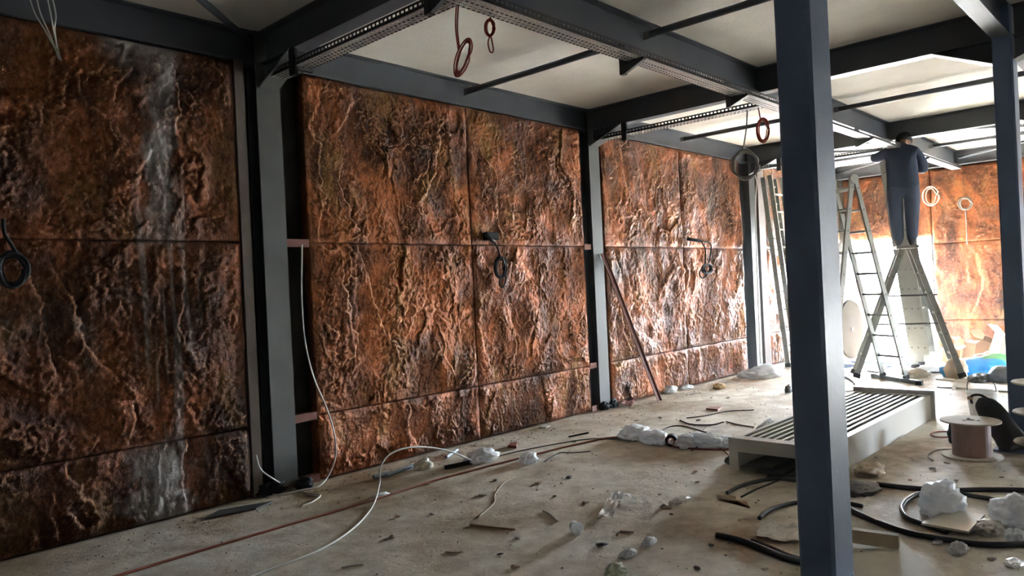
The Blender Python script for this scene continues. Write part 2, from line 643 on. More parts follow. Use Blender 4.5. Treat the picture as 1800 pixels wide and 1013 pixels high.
def relief(u, v, s):
    jx = 0.022 * fbm(u * 9, v * 7, s + 2, 4, 0.6)
    jy = 0.026 * fbm(u * 9, v * 7, s + 6, 4, 0.6)
    wu = u + 0.10 * fbm(u * 1.9, v * 1.5, s + 1, 2) + jx
    wv = v + 0.12 * fbm(u * 1.6, v * 1.6, s + 5, 2) + jy
    # big trowelled plates with one torn edge
    t1 = fbm(wu * 1.1, wv * 0.5, s + 9, 2) * 1.5 + wu * 1.25
    m1 = sstep(-0.35, 0.35, fbm(u * 1.6, v * 1.1, s + 13, 2))
    h = 0.026 * saw(t1, 0.035) * (0.15 + 0.85 * m1)
    t2 = fbm(wu * 2.2, wv * 1.2, s + 17, 2) * 1.7 - wv * 0.5
    m2 = sstep(-0.05, 0.40, fbm(u * 2.3, v * 1.7, s + 21, 2))
    h = h + 0.020 * saw(t2, 0.045) * m2
    # small flakes
    t3 = fbm(wu * 5.0, wv * 4.4, s + 25, 3) * 1.6
    m3 = sstep(-0.15, 0.35, fbm(u * 3.3, v * 2.6, s + 29, 2))
    h = h + 0.015 * saw(t3, 0.08) * m3
    t4 = fbm(u * 10 + jx * 30, v * 9 + jy * 30, s + 31, 2) * 1.5
    h = h + 0.0070 * saw(t4, 0.14)
    # thin raised veins
    rd = 1 - np.abs(perlin(wu * 2.4, wv * 1.2, s + 33))
    h = h + 0.009 * np.clip(rd, 0, 1) ** 30 * sstep(0.2, 0.6, fbm(u * 1.7, v * 1.7, s + 35, 2))
    # grit and pits
    pt = sstep(-0.3, 0.4, fbm(u * 2.7, v * 2.2, s + 39, 2))
    g = fbm(u * 21, v * 19, s + 41, 4, 0.65)
    h = h + (0.0022 + 0.0042 * pt) * g
    h = h - 0.006 * sstep(0.55, 0.95, fbm(u * 17, v * 14, s + 44, 2)) * pt
    h = h + 0.012 * fbm(u * 1.4, v * 1.0, s + 47, 2)
    return h


def blur(a, n):
    for _ in range(n):
        p = np.pad(a, 1, mode='edge')
        a = (p[:-2, 1:-1] + p[2:, 1:-1] + p[1:-1, :-2] + p[1:-1, 2:] + 2 * p[1:-1, 1:-1]) / 6
    return a


def stain_field(u, v):
    """spilt cement runs down the panels of the near bay"""
    w = 0.05 * fbm(u * 3, v * 4, 61, 4) + 0.02 * fbm(u * 14, v * 9, 66, 3)
    c = 2.06 - 0.06 * (3.1 - v) + w
    s1 = sstep(0.12, 0.05, np.abs(u - c)) * sstep(1.78, 1.95, v) * (0.75 + 0.5 * fbm(u * 5, v * 2, 70, 3))
    run = sstep(0.0, 0.5, fbm(u * 22, v * 0.9, 73, 2)) * sstep(0.30, 0.1, np.abs(u - 2.0)) * 0.55
    s2 = sstep(0.22, 0.08, np.abs(u - 1.93 + w * 2)) * sstep(0.56, 0.40, v) * 0.9
    top = sstep(0.34, 0.0, 3.16 - v) * sstep(0.3, 0.1, np.abs(u - 1.95 + w)) * 0.8
    return np.clip(np.maximum.reduce([s1 * 0.9, run * (sstep(2.9, 1.2, v) * 0.6 + 0.25), s2, top]), 0, 0.92)


def panel(parent, u0, u1, v0, v1, step, seed, side='left', material=None, stain=False, amp=1.0):
    nu, nv = max(8, int((u1 - u0) / step)), max(8, int((v1 - v0) / step))
    uu, vv = np.meshgrid(np.linspace(u0, u1, nu + 1), np.linspace(v0, v1, nv + 1))
    # grows continuously over the wall, each panel slightly offset
    h = relief(uu, vv, seed) * amp
    d = np.minimum.reduce([uu - u0, u1 - uu, vv - v0, v1 - vv])
    edge = sstep(0.0, 0.009, d)
    h = h * (0.35 + 0.65 * sstep(0.0, 0.06, d)) - 0.006 * (1 - edge)
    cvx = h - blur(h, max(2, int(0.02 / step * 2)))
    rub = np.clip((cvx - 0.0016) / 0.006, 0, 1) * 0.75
    front = YW + 0.035
    dep = front - h
    n1 = nu + 1
    V = np.zeros(((nu + 1) * (nv + 1), 3))
    if side == 'left':
        V[:, 0], V[:, 1], V[:, 2] = uu.ravel(), dep.ravel(), vv.ravel()
    else:
        V[:, 0], V[:, 1], V[:, 2] = (XB + 0.035 - h).ravel(), uu.ravel(), vv.ravel()
    i = np.arange(nu)
    j = np.arange(nv)
    I, J = np.meshgrid(i, j)
    a = (J * n1 + I).ravel()
    F = np.stack([a, a + 1, a + n1 + 1, a + n1], 1)
    if side != 'left':
        F = F[:, ::-1]
    # skirt
    ring = list(range(0, nu)) + [k * n1 + nu for k in range(nv)] + [nv * n1 + k for k in range(nu, 0, -1)] + [k * n1 for k in range(nv, 0, -1)]
    back = V[ring].copy()
    if side == 'left':
        back[:, 1] = YW + 0.13
    else:
        back[:, 0] = XB + 0.055
    base = len(V)
    V = np.concatenate([V, back])
    m = len(ring)
    S = np.array([[ring[k], base + k, base + (k + 1) % m, ring[(k + 1) % m]] for k in range(m)])
    if side != 'left':
        S = S[:, ::-1]
    F = np.concatenate([F, S])
    me = bpy.data.meshes.new('wall_panel')
    me.vertices.add(len(V))
    me.vertices.foreach_set('co', V.ravel())
    me.loops.add(F.size)
    me.loops.foreach_set('vertex_index', F.ravel().astype(np.int32))
    me.polygons.add(len(F))
    me.polygons.foreach_set('loop_start', np.arange(0, F.size, 4, dtype=np.int32))
    me.polygons.foreach_set('loop_total', np.full(len(F), 4, dtype=np.int32))
    me.update(calc_edges=True)
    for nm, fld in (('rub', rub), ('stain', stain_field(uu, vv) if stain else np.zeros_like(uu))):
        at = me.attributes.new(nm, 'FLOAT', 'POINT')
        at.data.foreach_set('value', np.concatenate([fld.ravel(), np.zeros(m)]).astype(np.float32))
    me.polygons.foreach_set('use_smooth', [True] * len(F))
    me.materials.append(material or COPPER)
    me.validate()
    o = bpy.data.objects.new('wall_panel', me)
    COL.objects.link(o)
    o.parent = parent
    return o


ROWS = [(0.012, 0.509), (0.511, 1.846), (1.848, 3.155)]
# near bay, second bay, third bay, far bay
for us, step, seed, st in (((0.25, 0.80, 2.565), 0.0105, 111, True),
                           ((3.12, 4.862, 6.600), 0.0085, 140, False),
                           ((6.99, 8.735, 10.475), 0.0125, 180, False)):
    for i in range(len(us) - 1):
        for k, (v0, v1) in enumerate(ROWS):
            panel(wall_left, us[i] + 0.001, us[i + 1] - 0.001, v0, v1, step, seed + i * 7 + k * 3, 'left', COPPER_SHADE if st else COPPER, stain=st)
for u0, u1 in ((11.29, 12.60), (12.61, 13.94)):
    for k, (v0, v1) in enumerate(ROWS):
        panel(wall_left, u0, u1, v0, v1, 0.022, 230 + int(u0 * 9) + k * 3, 'left')
panel(wall_left, 13.95, 14.50, 1.97, 3.155, 0.022, 245, 'left')
for i, (u0, u1) in enumerate(((-0.35, 0.93), (0.95, 2.23), (2.24, 3.50))):
    for k, (v0, v1) in enumerate(ROWS):
        panel(wall_far, u0, u1, v0, v1, 0.02, 270 + i * 7 + k * 3, 'far', amp=0.55)
panel(wall_far, 3.51, 4.98, 1.995, 3.155, 0.02, 296, 'far', amp=0.55)

# edge strips beside the columns
tag(MB().box(2.568, 2.64, 5.045, 5.13, 0, ZB - 0.002).build('edge_strip', STRIPM),
    'taupe vertical edge strip between the dark cement-streaked panels and nearest wall column', 'edge strip')
tag(MB().box(11.06, 11.285, 5.05, 5.13, 0, ZB - 0.002).build('edge_strip', STRIPM),
    'brown vertical edge strip behind the leaning two-section ladder', 'edge strip')

# ------------------------------------------------------------------ steel frame
FW, TF, TW = 0.12, 0.012, 0.010   # beam flange width, flange and web thickness


def ibeam_y(x, y0, y1, name, label, mats=STEEL):
    t = thing(name, label, 'steel beam', (x, y0, ZB))
    for nm, bx in (('web', (x - TW / 2, x + TW / 2, y0, y1, ZB + TF, ZC - TF)),
                   ('lower_flange', (x - FW / 2, x + FW / 2, y0, y1, ZB, ZB + TF)),
                   ('upper_flange', (x - FW / 2, x + FW / 2, y0, y1, ZC - TF, ZC))):
        under(MB().box(*bx).build(nm, mats), t)
    return t


def ibeam_x(y, x0, x1, name, label, mats=STEEL, stiff=()):
    t = thing(name, label, 'steel beam', (x0, y, ZB))
    for nm, bx in (('web', (x0, x1, y - TW / 2, y + TW / 2, ZB + TF, ZC - TF)),
                   ('lower_flange', (x0, x1, y - FW / 2, y + FW / 2, ZB, ZB + TF)),
                   ('upper_flange', (x0, x1, y - FW / 2, y + FW / 2, ZC - TF, ZC))):
        under(MB().box(*bx).build(nm, mats), t)
    return t


def haunch(t, x, y0, y1, zlow, w=0.15):
    """triangular web plate with an inclined bottom flange; deep end at y1"""
    a = Vector((x, y0, ZB - 0.001))
    c = Vector((x, y1, zlow))
    MB_ = MB().prism([Vector((x - 0.006, y0, ZB - 0.001)), Vector((x - 0.006, y1, ZB - 0.001)), Vector((x - 0.006, y1, zlow))], (0.012, 0, 0))
    hp = under(MB_.build('haunch_plate', STEEL), t)
    under(MB().bar(a, c, w, 0.012, (1, 0, 0)).build('haunch_flange', GREYSTEEL), hp)


NAMES = {2.82: 'nearest', 6.82: 'second', 10.82: 'third'}
YM = 1.085
for x in COLX:
    nm = NAMES[x]
    t = ibeam_y(x, 1.155, 5.028, 'cross_beam', '%s dark steel crossbeam from the copper wall to the middle columns' % nm)
    haunch(t, x, 4.60, 5.028, 2.985)
    haunch(t, x, 1.56, 1.155, 2.985)
    t = ibeam_y(x, -2.95, 1.015, 'cross_beam', '%s dark steel crossbeam running right from the middle column row' % nm)
    haunch(t, x, 0.60, 1.015, 2.985)
    # wall column: I-section with its flange to the room
    t = thing('wall_column', '%s grey steel I-column standing in the copper-panelled left wall' % nm, 'steel column', (x, 5.1, 0))
    cm = GREYSTEEL
    under(MB().box(x - 0.095, x + 0.095, YW, YW + 0.013, 0, ZC).build('inner_flange', cm), t)
    under(MB().box(x - 0.005, x + 0.005, YW + 0.013, 5.172, 0, ZC).build('web', STEEL), t)
    under(MB().box(x - 0.095, x + 0.095, 5.172, 5.185, 0, ZC).build('outer_flange', STEEL), t)
    # box column of the middle row
    lab = {2.82: 'nearest blue-tinted steel box column in the foreground', 6.82: 'blue-tinted steel box column behind the pink cable reel at the right edge',
           10.82: 'third blue-tinted steel box column of the middle row'}[x]
    t = thing('box_column', lab, 'steel column', (x, YM, 0))
    s = MB()
    x0, x1, y0, y1 = x - 0.10, x + 0.10, 1.018, 1.15
    c = 0.012
    s.prism([Vector(p) for p in ((x0 + c, y0, 0.015), (x1 - c, y0, 0.015), (x1, y0 + c, 0.015), (x1, y1 - c, 0.015),
                                 (x1 - c, y1, 0.015), (x0 + c, y1, 0.015), (x0, y1 - c, 0.015), (x0, y0 + c, 0.015))], (0, 0, ZC - 0.015))
    under(s.build('shaft', COLSTEEL), t)
    under(MB().box(x - 0.19, x + 0.19, YM - 0.16, YM + 0.16, 0, 0.015).build('base_plate', COLSTEEL), t)
    for sx in (-1, 1):
        for (yy, dy) in ((y0, -1), (y1, 1)):
            under(MB().prism([Vector((x + sx * 0.07, yy, 0.015)), Vector((x + sx * 0.07, yy + dy * 0.09, 0.015)),
                              Vector((x + sx * 0.07, yy + dy * 0.09, 0.03)), Vector((x + sx * 0.07, yy, 0.29))], (0.010, 0, 0)).build('gusset', COLSTEEL), t)

xs = [-1.18] + COLX + [14.50]
bn = ['near', 'second', 'third', 'far']
for i in range(4):
    a, c = xs[i] + 0.008, xs[i + 1] - 0.008
    ibeam_x(5.10, a, c, 'edge_beam', 'dark steel beam along the top of the %s bay of copper panels' % bn[i])
    ibeam_x(3.09, a, c, 'purlin_beam', 'dark steel ceiling beam above the long cable tray in the %s bay' % bn[i])
    ibeam_x(YM, xs[i] + 0.11, xs[i + 1] - 0.11, 'row_beam', 'dark steel ceiling beam joining the middle columns in the %s bay' % bn[i])
    ibeam_x(-0.95, a, c, 'purlin_beam', 'dark steel ceiling beam right of the middle columns in the %s bay' % bn[i])
ibeam_y(14.47, -2.95, 5.028, 'cross_beam', 'grey end beam along the top of the far wall')

# stay tubes between the beams
pn = {0.85: 'near', 4.88: 'second', 8.84: 'third', 12.84: 'far'}
for x in (4.88, 8.84, 12.84):
    for (ya, yb, w) in ((3.095, 5.09, 'copper wall beam and the tray beam'), (1.09, 3.085, 'tray beam and the middle columns'), (-0.94, 1.08, 'middle column beam and the right beam')):
        t = thing('stay_tube', 'round dark stay tube across the %s bay between %s' % (pn[x], w), 'tube', (x, ya, 3.3))
        under(MB().tube([(x, ya + 0.07, 3.30), (x, yb - 0.07, 3.30)], 0.027, 14).build('tube', STEEL, smooth=True), t)
        for yy, d in ((ya, 1), (yb, -1)):
            under(MB().box(x - 0.004, x + 0.004, min(yy + d * 0.006, yy + d * 0.12), max(yy + d * 0.006, yy + d * 0.12), 3.27, 3.33).build('end_plate', GALV), t)
for (A, B, lab) in (((2.70, 5.03, 3.31), (0.55, 3.16, 3.31), 'diagonal tie tube meeting the nearest wall column overhead'),
                    ((10.95, 3.03, 3.31), (12.78, 1.17, 3.31), 'slanting tie tube in the far bay rising to the right'),
                    ((12.92, 1.17, 3.27), (14.40, 3.0, 3.27), 'slanting tie tube of the far bay nearest the end wall'),
                    ((11.0, 5.0, 3.29), (12.78, 3.18, 3.29), 'slanting tie tube of the far bay beside the left wall'),
                    ((12.9, 3.13, 3.29), (14.46, 5.04, 3.29), 'slanting tie tube above the bright corner doorway')):
    tag(MB().tube([A, B], 0.024, 12).build('tie_tube', STEEL, smooth=True), lab, 'tube')


# ------------------------------------------------------------------ cable trays (perforated)
def tray(label, along, p0, p1, lo, hi, zb, zt, rail_side):
    """along 'x' or 'y': runs p0..p1; lo..hi is its width; rails zb..zt"""
    t = thing('cable_tray', label, 'cable tray', (p0 if along == 'x' else lo, lo if along == 'x' else p0, zb))

    def bx(m, a0, a1, w0, w1, z0, z1):
        if along == 'x':
            m.box(a0, a1, w0, w1, z0, z1)
        else:
            m.box(w0, w1, a0, a1, z0, z1)
    pitch, slot = 0.040, 0.024
    n = int((p1 - p0) / pitch)
    for w0, w1 in ((lo, lo + 0.0015), (hi - 0.0015, hi)):
        m = MB()
        zs0, zs1 = zb + (zt - zb) * 0.42, zb + (zt - zb) * 0.72
        bx(m, p0, p1, w0, w1, zb, zs0)
        bx(m, p0, p1, w0, w1, zs1, zt)
        for k in range(n + 1):
            a = p0 + k * pitch
            bx(m, a, min(p1, a + pitch - slot), w0, w1, zs0, zs1)
        under(m.build('side_rail', DARKGALV), t)
    m = MB()
    rows = max(3, int((hi - lo) / 0.028))
    rw = (hi - lo) / rows
    for r in range(rows):
        a0 = lo + r * rw
        bx(m, p0, p1, a0, a0 + rw * 0.55, zb, zb + 0.0015)
        off = (r % 2) * pitch / 2
        for k in range(n + 1):
            a = p0 + k * pitch + off
            if a < p1:
                bx(m, a, min(p1, a + pitch - slot), a0 + rw * 0.55, a0 + rw, zb, zb + 0.0015)
    under(m.build('tray_bottom', GALV), t)
    return t


tray('long perforated cable tray running away beneath the ceiling', 'x', 2.70, 13.9, 2.87, 3.01, 3.02, 3.075, -1)
tray('perforated cable tray beneath the nearest crossbeam', 'y', 3.02, 4.98, 2.765, 2.895, 3.035, 3.085, -1)
tray('perforated cable tray beneath the second crossbeam', 'y', 3.02, 4.98, 6.765, 6.895, 3.035, 3.085, -1)
tray('perforated cable tray beneath the third crossbeam', 'y', 3.02, 4.98, 10.765, 10.895, 3.035, 3.085, -1)


def hanger(x, y, lab):
    m = MB()
    m.box(x - 0.004, x + 0.004, y - 0.03, y + 0.03, 2.97, ZB - 0.002)
    m.box(x - 0.004, x + 0.03, y - 0.03, y - 0.024, 2.97, ZB - 0.002)
    m.box(x - 0.004, x + 0.03, y + 0.024, y + 0.03, 2.97, ZB - 0.002)
    t = thing('tray_hanger', lab, 'bracket', (x, y, 2.97))
    under(m.build('slotted_post', DARKGALV), t)
    under(MB().box(x, x + 0.16, y - 0.02, y + 0.02, 3.015, 3.0335).build('arm', DARKGALV), t)


hanger(2.752, 4.575, 'slotted hanger of the tray under the nearest crossbeam at the wall end')
hanger(6.752, 4.565, 'slotted hanger of the tray under the second crossbeam at the wall end')
hanger(10.752, 4.57, 'slotted hanger of the tray under the third crossbeam at the wall end')
for x, lab in ((2.68, 'dark cantilever bracket at the tray junction above the red coils'),
               (4.52, 'dark cantilever bracket under the long tray in the second bay'),
               (6.15, 'dark cantilever bracket under the long tray before the second crossbeam'),
               (7.9, 'dark cantilever bracket under the long tray hidden by the foreground column'),
               (9.45, 'dark cantilever bracket under the long tray near the man'),
               (11.9, 'dark cantilever bracket under the long tray in the far bay')):
    t = thing('tray_bracket', lab, 'bracket', (x, 3.03, 2.93))
    under(MB().box(x - 0.02, x + 0.02, 3.015, 3.055, 2.93, ZB - 0.002).build('post', DARKGALV), t)
    under(MB().prism([Vector((x - 0.015, 3.014, 3.018)), Vector((x - 0.015, 2.85, 3.018)), Vector((x - 0.015, 2.85, 3.000)), Vector((x - 0.015, 3.014, 2.935))],
                     (0.03, 0, 0)).build('arm', DARKGALV), t)

# ------------------------------------------------------------------ oxide-red stub girts and leaning angle
for i, x in enumerate((2.82, 6.82)):
    for j, z in enumerate((1.845, 0.51, 0.03)):
        xa, xb = (x + 0.10, x + 0.298) if i == 0 else (x - 0.218, x - 0.097)
        where = ('upper', 'middle', 'lowest')[j]
        tag(MB().box(xa, xb, YW + 0.025, YW + 0.085, z - 0.03, z + 0.03).build('stub_girt', PINKSTEEL if i else PRIMER),
            '%s oxide-red steel stub joining panel and %s wall column' % (where, ('nearest', 'second')[i]), 'steel stub', 'oxide-red stub girts')
A, B = fl(1161, 706) + Vector((0, 0, 0.012)), ony(1061, 446, 5.0)
t = thing('leaning_angle_iron', 'long oxide-red angle iron leaning on the second wall column', 'steel angle', A)
under(MB().bar(A, B, 0.055, 0.006, (0, 1, 0.2)).build('leg_plate', PRIMER), t)
under(MB().bar(A + Vector((-0.028, 0, 0)), B + Vector((-0.028, 0, 0)), 0.006, 0.055, (0, 1, 0.2)).build('side_plate', PRIMER), t)
t = tag(MB().tube([(14.95, 4.93, -0.22), (14.93, 4.9, 2.3)], 0.035, 12).build('red_post', PRIMER, smooth=True), 'thin red post outside the bright corner doorway', 'post')


# ------------------------------------------------------------------ ladders
def stile(t, a, b, w, d, side, m=ALU, foot=True):
    o = under(MB().bar(a, b, w, d, side).build('stile', m), t)
    if foot:
        dr = (Vector(b) - Vector(a)).normalized()
        under(MB().bar(Vector(a) - dr * 0.0, Vector(a) + dr * 0.06, w * 1.25, d * 1.25, side).build('rubber_foot', BLACK), o)
    return o


def ladder_half(t, f0, f1, h0, h1, n, first=0.28, w=0.028, d=0.062, rr=0.016, bolts=True, foot=True):
    """stiles f0->h0 and f1->h1 with n rungs"""
    f0, f1, h0, h1 = map(Vector, (f0, f1, h0, h1))
    side = (f1 - f0).normalized()
    stile(t, f0, h0, w, d, side, foot=foot)
    stile(t, f1, h1, w, d, side, foot=foot)
    Ln = (h0 - f0).length
    for k in range(n):
        s = (first + k * 0.275) / Ln
        if s > 0.97:
            break
        a, c = f0.lerp(h0, s), f1.lerp(h1, s)
        e = (c - a).normalized() * 0.012
        rg_ = under(MB().tube([a + e, c - e], rr, 8).build('rung', ALU, smooth=True), t)
        if bolts:
            for q, sg in ((a, -1), (c, 1)):
                under(MB().tube([q + side * sg * 0.013, q + side * sg * 0.018], 0.011, 8).build('rung_end', STEEL), rg_)


# ladder 1: wide folding step ladder
fA, fB = fl(1553, 667) + Vector((0, 0, 0.03)), fl(1594, 672) + Vector((0, 0, 0.03))
wd = (fB - fA)
wd.z = 0
wd.normalize()
sp = Vector((wd.y, -wd.x, 0))
if sp.x > 0:
    sp = -sp
hA = onpl(1465, 322, fA + sp * 0.60, fA + sp * 0.60 + wd)
hB = onpl(1503, 315, fA + sp * 0.60, fA + sp * 0.60 + wd)
hz = (hA.z + hB.z) / 2
hA.z = hB.z = hz
t = thing('step_ladder', 'tall aluminium folding ladder left of the man with open rungs', 'ladder', fA)
ladder_half(t, fA, fB, hA, hB, 9, 0.30)
gA, gB = fA + sp * 1.2, fB + sp * 1.2
off = sp * 0.05
ladder_half(t, gA, gB, hA + off, hB + off, 9, 0.30)
for q in (hA, hB):
    under(MB().lathe([(0.0, -0.022), (0.062, -0.022), (0.062, 0.022), (0.0, 0.022)], 20, q + off * 0.5 + Vector((0, 0, 0.0)), wd).build('hinge', ALU, smooth=False), t)
q0, q1 = fl(1537, 664) + Vector((0, 0, 0.028)), fl(1616, 677) + Vector((0, 0, 0.028))
under(MB().bar(q0, q1, 0.05, 0.05).build('stabiliser_bar', GREYSTEEL), t)
for q in (q0, q1):
    under(MB().box(q.x - 0.04, q.x + 0.04, q.y - 0.035, q.y + 0.035, 0.0, 0.055).build('rubber_foot', BLACK), t)

# ladder 2: A-frame the man stands on
lA, lB = fl(1505, 668), fl(1693, 668)
ctr = (lA + lB) / 2
ap = onpl(1596, 438, lA, lB)
ap_z = ap.z
dirA = (lB - lA).normalized()
wv = Vector((-dirA.y, dirA.x, 0))
if wv.x < 0:
    wv = -wv
t = thing('step_ladder', 'aluminium A-frame ladder with the man standing on its top', 'ladder', lA)
for s_, foot in ((-1, lA), (1, lB)):
    h = Vector((ap.x, ap.y, ap_z)) + dirA * (0.06 * s_)
    ladder_half(t, foot + Vector((0, 0, 0.03)), foot + wv * 0.42 + Vector((0, 0, 0.03)), h + wv * 0.05, h + wv * 0.33, 6, 0.30, d=0.07)
top = MB()
pc = Vector((ap.x, ap.y, ap_z)) + wv * 0.19
top.bar(pc - wv * 0.20 + Vector((0, 0, 0.03)), pc + wv * 0.20 + Vector((0, 0, 0.03)), 0.26, 0.035, dirA)
under(top.build('top_step', ALU), t)
for (ya, yb, yy) in ((1549, 1648, 521), (1530, 1664, 571)):
    a, c = onpl(ya, yy, lA + wv * 0.2, lB + wv * 0.2), onpl(yb, yy - 3, lA + wv * 0.2, lB + wv * 0.2)
    under(MB().bar(a, c, 0.022, 0.022).build('spreader_bar', GREYSTEEL), t)
MANP = Vector((pc.x, pc.y, ap_z + 0.05))

# ladder 3: two-section ladder leaning on the left wall beyond the third column
t = thing('extension_ladder', 'two-section aluminium ladder leaning on the left wall beside the foreground column', 'ladder', (10.95, 4.62, 0))
f3 = Vector((10.98, 4.66, 0.03))
h3 = ony(1341, 312, 4.93)
dx = Vector((0.42, 0, 0))
ladder_half(t, f3, f3 + dx, h3, h3 + dx, 10, 0.32, 0.03, 0.07)
o3 = Vector((0.05, -0.075, 0))
ladder_half(t, f3 + o3 + Vector((0, 0, 0.32)), f3 + o3 + dx + Vector((0, 0, 0.32)), h3 + o3 + Vector((0.03, 0, 0.03)), h3 + o3 + dx + Vector((0.03, 0, 0.03)), 9, 0.14, 0.03, 0.07, foot=False)

# ladder 4: nearly upright stacked ladder behind the man
t = thing('extension_ladder', 'pale multi-section ladder propped upright behind the man', 'ladder', (11.4, 3.0, 0))
f4 = Vector((11.38, 3.02, 0.03))
h4 = Vector((11.10, 3.24, 2.98))
wd4 = Vector((0.36, 0.02, 0)).normalized() * 0.38
for i in range(3):
    ox = Vector((0.0, 0.0, 0)) + Vector((-0.01, -0.075, 0)) * i
    zz = 0.10 * i
    ladder_half(t, f4 + ox + Vector((0, 0, zz)), f4 + ox + wd4 + Vector((0, 0, zz)), h4 + ox - Vector((0, 0, 0.05 * i)), h4 + ox + wd4 - Vector((0, 0, 0.05 * i)), 10, 0.3 - zz, 0.028, 0.088, foot=(i == 0))

# ------------------------------------------------------------------ the man on the ladder
def make_man():
    root = thing('person', 'man in dark blue jacket and trousers standing on ladder, reaching up to cable tray', 'person', (MANP.x, MANP.y, MANP.z))
    fw = Vector((0.93, 0.30, 0)).normalized()       # he faces away from the viewer
    lf = Vector((-fw.y, fw.x, 0))                    # his left

    def P(l, f, z):
        return Vector((MANP.x, MANP.y, MANP.z)) + lf * l + fw * f + Vector((0, 0, z))
    V, E, Rr = [], [], []

    def chain(pts, start=None):
        prev = start
        for (p, r) in pts:
            V.append(p)
            Rr.append(r)
            if prev is not None:
                E.append((prev, len(V) - 1))
            prev = len(V) - 1
        return prev
    # pelvis = root vertex 0
    pel = chain([(P(0, 0, 0.80), (0.190, 0.140))])
    waist = chain([(P(0, 0.01, 0.93), (0.195, 0.145))], pel)
    chest = chain([(P(0, 0.04, 1.08), (0.210, 0.150)), (P(0, 0.07, 1.20), (0.200, 0.135))], waist)
    neck = chain([(P(-0.01, 0.11, 1.30), (0.085, 0.085)), (P(-0.03, 0.16, 1.345), (0.062, 0.062))], chest)
    chain([(P(-0.045, 0.19, 1.375), (0.078, 0.085)), (P(-0.05, 0.225, 1.405), (0.088, 0.100)), (P(-0.052, 0.25, 1.435), (0.078, 0.085))], neck)
    # legs
    for s in (-1, 1):
        hip = chain([(P(s * 0.095, 0.0, 0.70), (0.112, 0.118)), (P(s * 0.098, 0.02, 0.56), (0.102, 0.106)), (P(s * 0.094, 0.03, 0.42), (0.084, 0.090)),
                     (P(s * 0.086, 0.0, 0.26), (0.076, 0.082)), (P(s * 0.080, -0.02, 0.10), (0.066, 0.070)), (P(s * 0.078, -0.01, 0.05), (0.046, 0.05)),
                     (P(s * 0.085, 0.09, 0.038), (0.045, 0.036)), (P(s * 0.09, 0.16, 0.034), (0.038, 0.030))], pel)

    def hand(w, d, up, s):
        """palm and five fingers at wrist index w, pointing d"""
        base = V[w]
        sdv = d.cross(up).normalized()
        palm = chain([(base + d * 0.045, (0.034, 0.020)), (base + d * 0.085, (0.036, 0.017))], w)
        for k, (o_, L_) in enumerate(((-0.030, 0.060), (-0.010, 0.072), (0.011, 0.068), (0.030, 0.052))):
            q = base + d * 0.088 + sdv * o_
            chain([(q, (0.0085, 0.0085)), (q + d * L_ * 0.5 + up * 0.006, (0.008, 0.008)), (q + d * L_ * 0.85 + up * 0.024, (0.007, 0.007))], palm)
        q = base + d * 0.04 - sdv * s * 0.036
        chain([(q, (0.0100, 0.0100)), (q + d * 0.028 - sdv * s * 0.020 + up * 0.01, (0.009, 0.009)), (q + d * 0.055 - sdv * s * 0.022 + up * 0.02, (0.008, 0.008))], w)
    # left arm raised to the tray
    la = chain([(P(0.165, 0.07, 1.235), (0.080, 0.080)), (P(0.27, 0.10, 1.20), (0.074, 0.074)), (P(0.325, 0.14, 1.20), (0.066, 0.066)), (P(0.31, 0.20, 1.215), (0.047, 0.047)),
                (P(0.27, 0.26, 1.235), (0.034, 0.034))], chest)
    dl = (P(0.20, 0.34, 1.245) - V[la]).normalized()
    hand(la, dl, Vector((0, 0, 1)), 1)
    # right arm bent in front of the chest
    ra = chain([(P(-0.165, 0.07, 1.215), (0.080, 0.080)), (P(-0.235, 0.06, 1.09), (0.076, 0.076)), (P(-0.262, 0.08, 0.97), (0.068, 0.068)), (P(-0.22, 0.17, 0.98), (0.048, 0.048)),
                (P(-0.15, 0.29, 1.06), (0.034, 0.034))], chest)
    dr = (P(-0.11, 0.37, 1.13) - V[ra]).normalized()
    hand(ra, dr, lf * 1.0, -1)
    me = bpy.data.meshes.new('body')
    me.from_pydata([tuple(v) for v in V], E, [])
    o = bpy.data.objects.new('body', me)
    COL.objects.link(o)
    sk = o.modifiers.new('skin', 'SKIN')
    sk.use_smooth_shade = True
    for i, sv in enumerate(me.skin_vertices[0].data):
        sv.radius = Rr[i]
        sv.use_root = (i == 0)
    ss = o.modifiers.new('sub', 'SUBSURF')
    ss.levels = 2
    ss.render_levels = 2
    dg = bpy.context.evaluated_depsgraph_get()
    me2 = bpy.data.meshes.new_from_object(o.evaluated_get(dg))
    bpy.data.objects.remove(o)
    me2.name = 'body'
    me2.materials.clear()
    for m in (JACKET, TROUSER, SKIN, SHOE):
        me2.materials.append(m)
    hl, hr, hd = V[la], V[ra], P(-0.045, 0.21, 1.39)
    for p in me2.polygons:
        c = p.center
        z = c.z - MANP.z
        k = 0
        if z < 0.085:
            k = 3
        elif z < 0.76:
            k = 1
        if (c - hl).dot(dl) > 0.0 and (c - hl).length < 0.25 or (c - hr).dot(dr) > 0.0 and (c - hr).length < 0.25:
            k = 2
        if (c - hd).length < 0.125 and z > 1.335:
            k = 2
        p.material_index = k
        p.use_smooth = True
    body = bpy.data.objects.new('body', me2)
    COL.objects.link(body)
    under(body, root)
    # hair cap
    bm = bmesh.new()
    bmesh.ops.create_icosphere(bm, subdivisions=4, radius=1.0)
    hc = P(-0.047, 0.205, 1.405)
    ax = (fw * 0.55 + Vector((0, 0, 0.83))).normalized()
    kill = []
    for v in bm.verts:
        n = v.co.normalized()
        s = 1 + 0.05 * noise.noise(n * 6) + 0.03 * noise.noise(n * 17)
        v.co = hc + (lf * n.x * 0.100 + ax * n.z * 0.112 + ax.cross(lf) * n.y * 0.118) * s
        f_ = n.y if ax.cross(lf).dot(fw) > 0 else -n.y
        if f_ > 0.42 and n.z < 0.55 or n.z < -0.62:
            kill.append(v)
    bmesh.ops.delete(bm, geom=kill, context='VERTS')
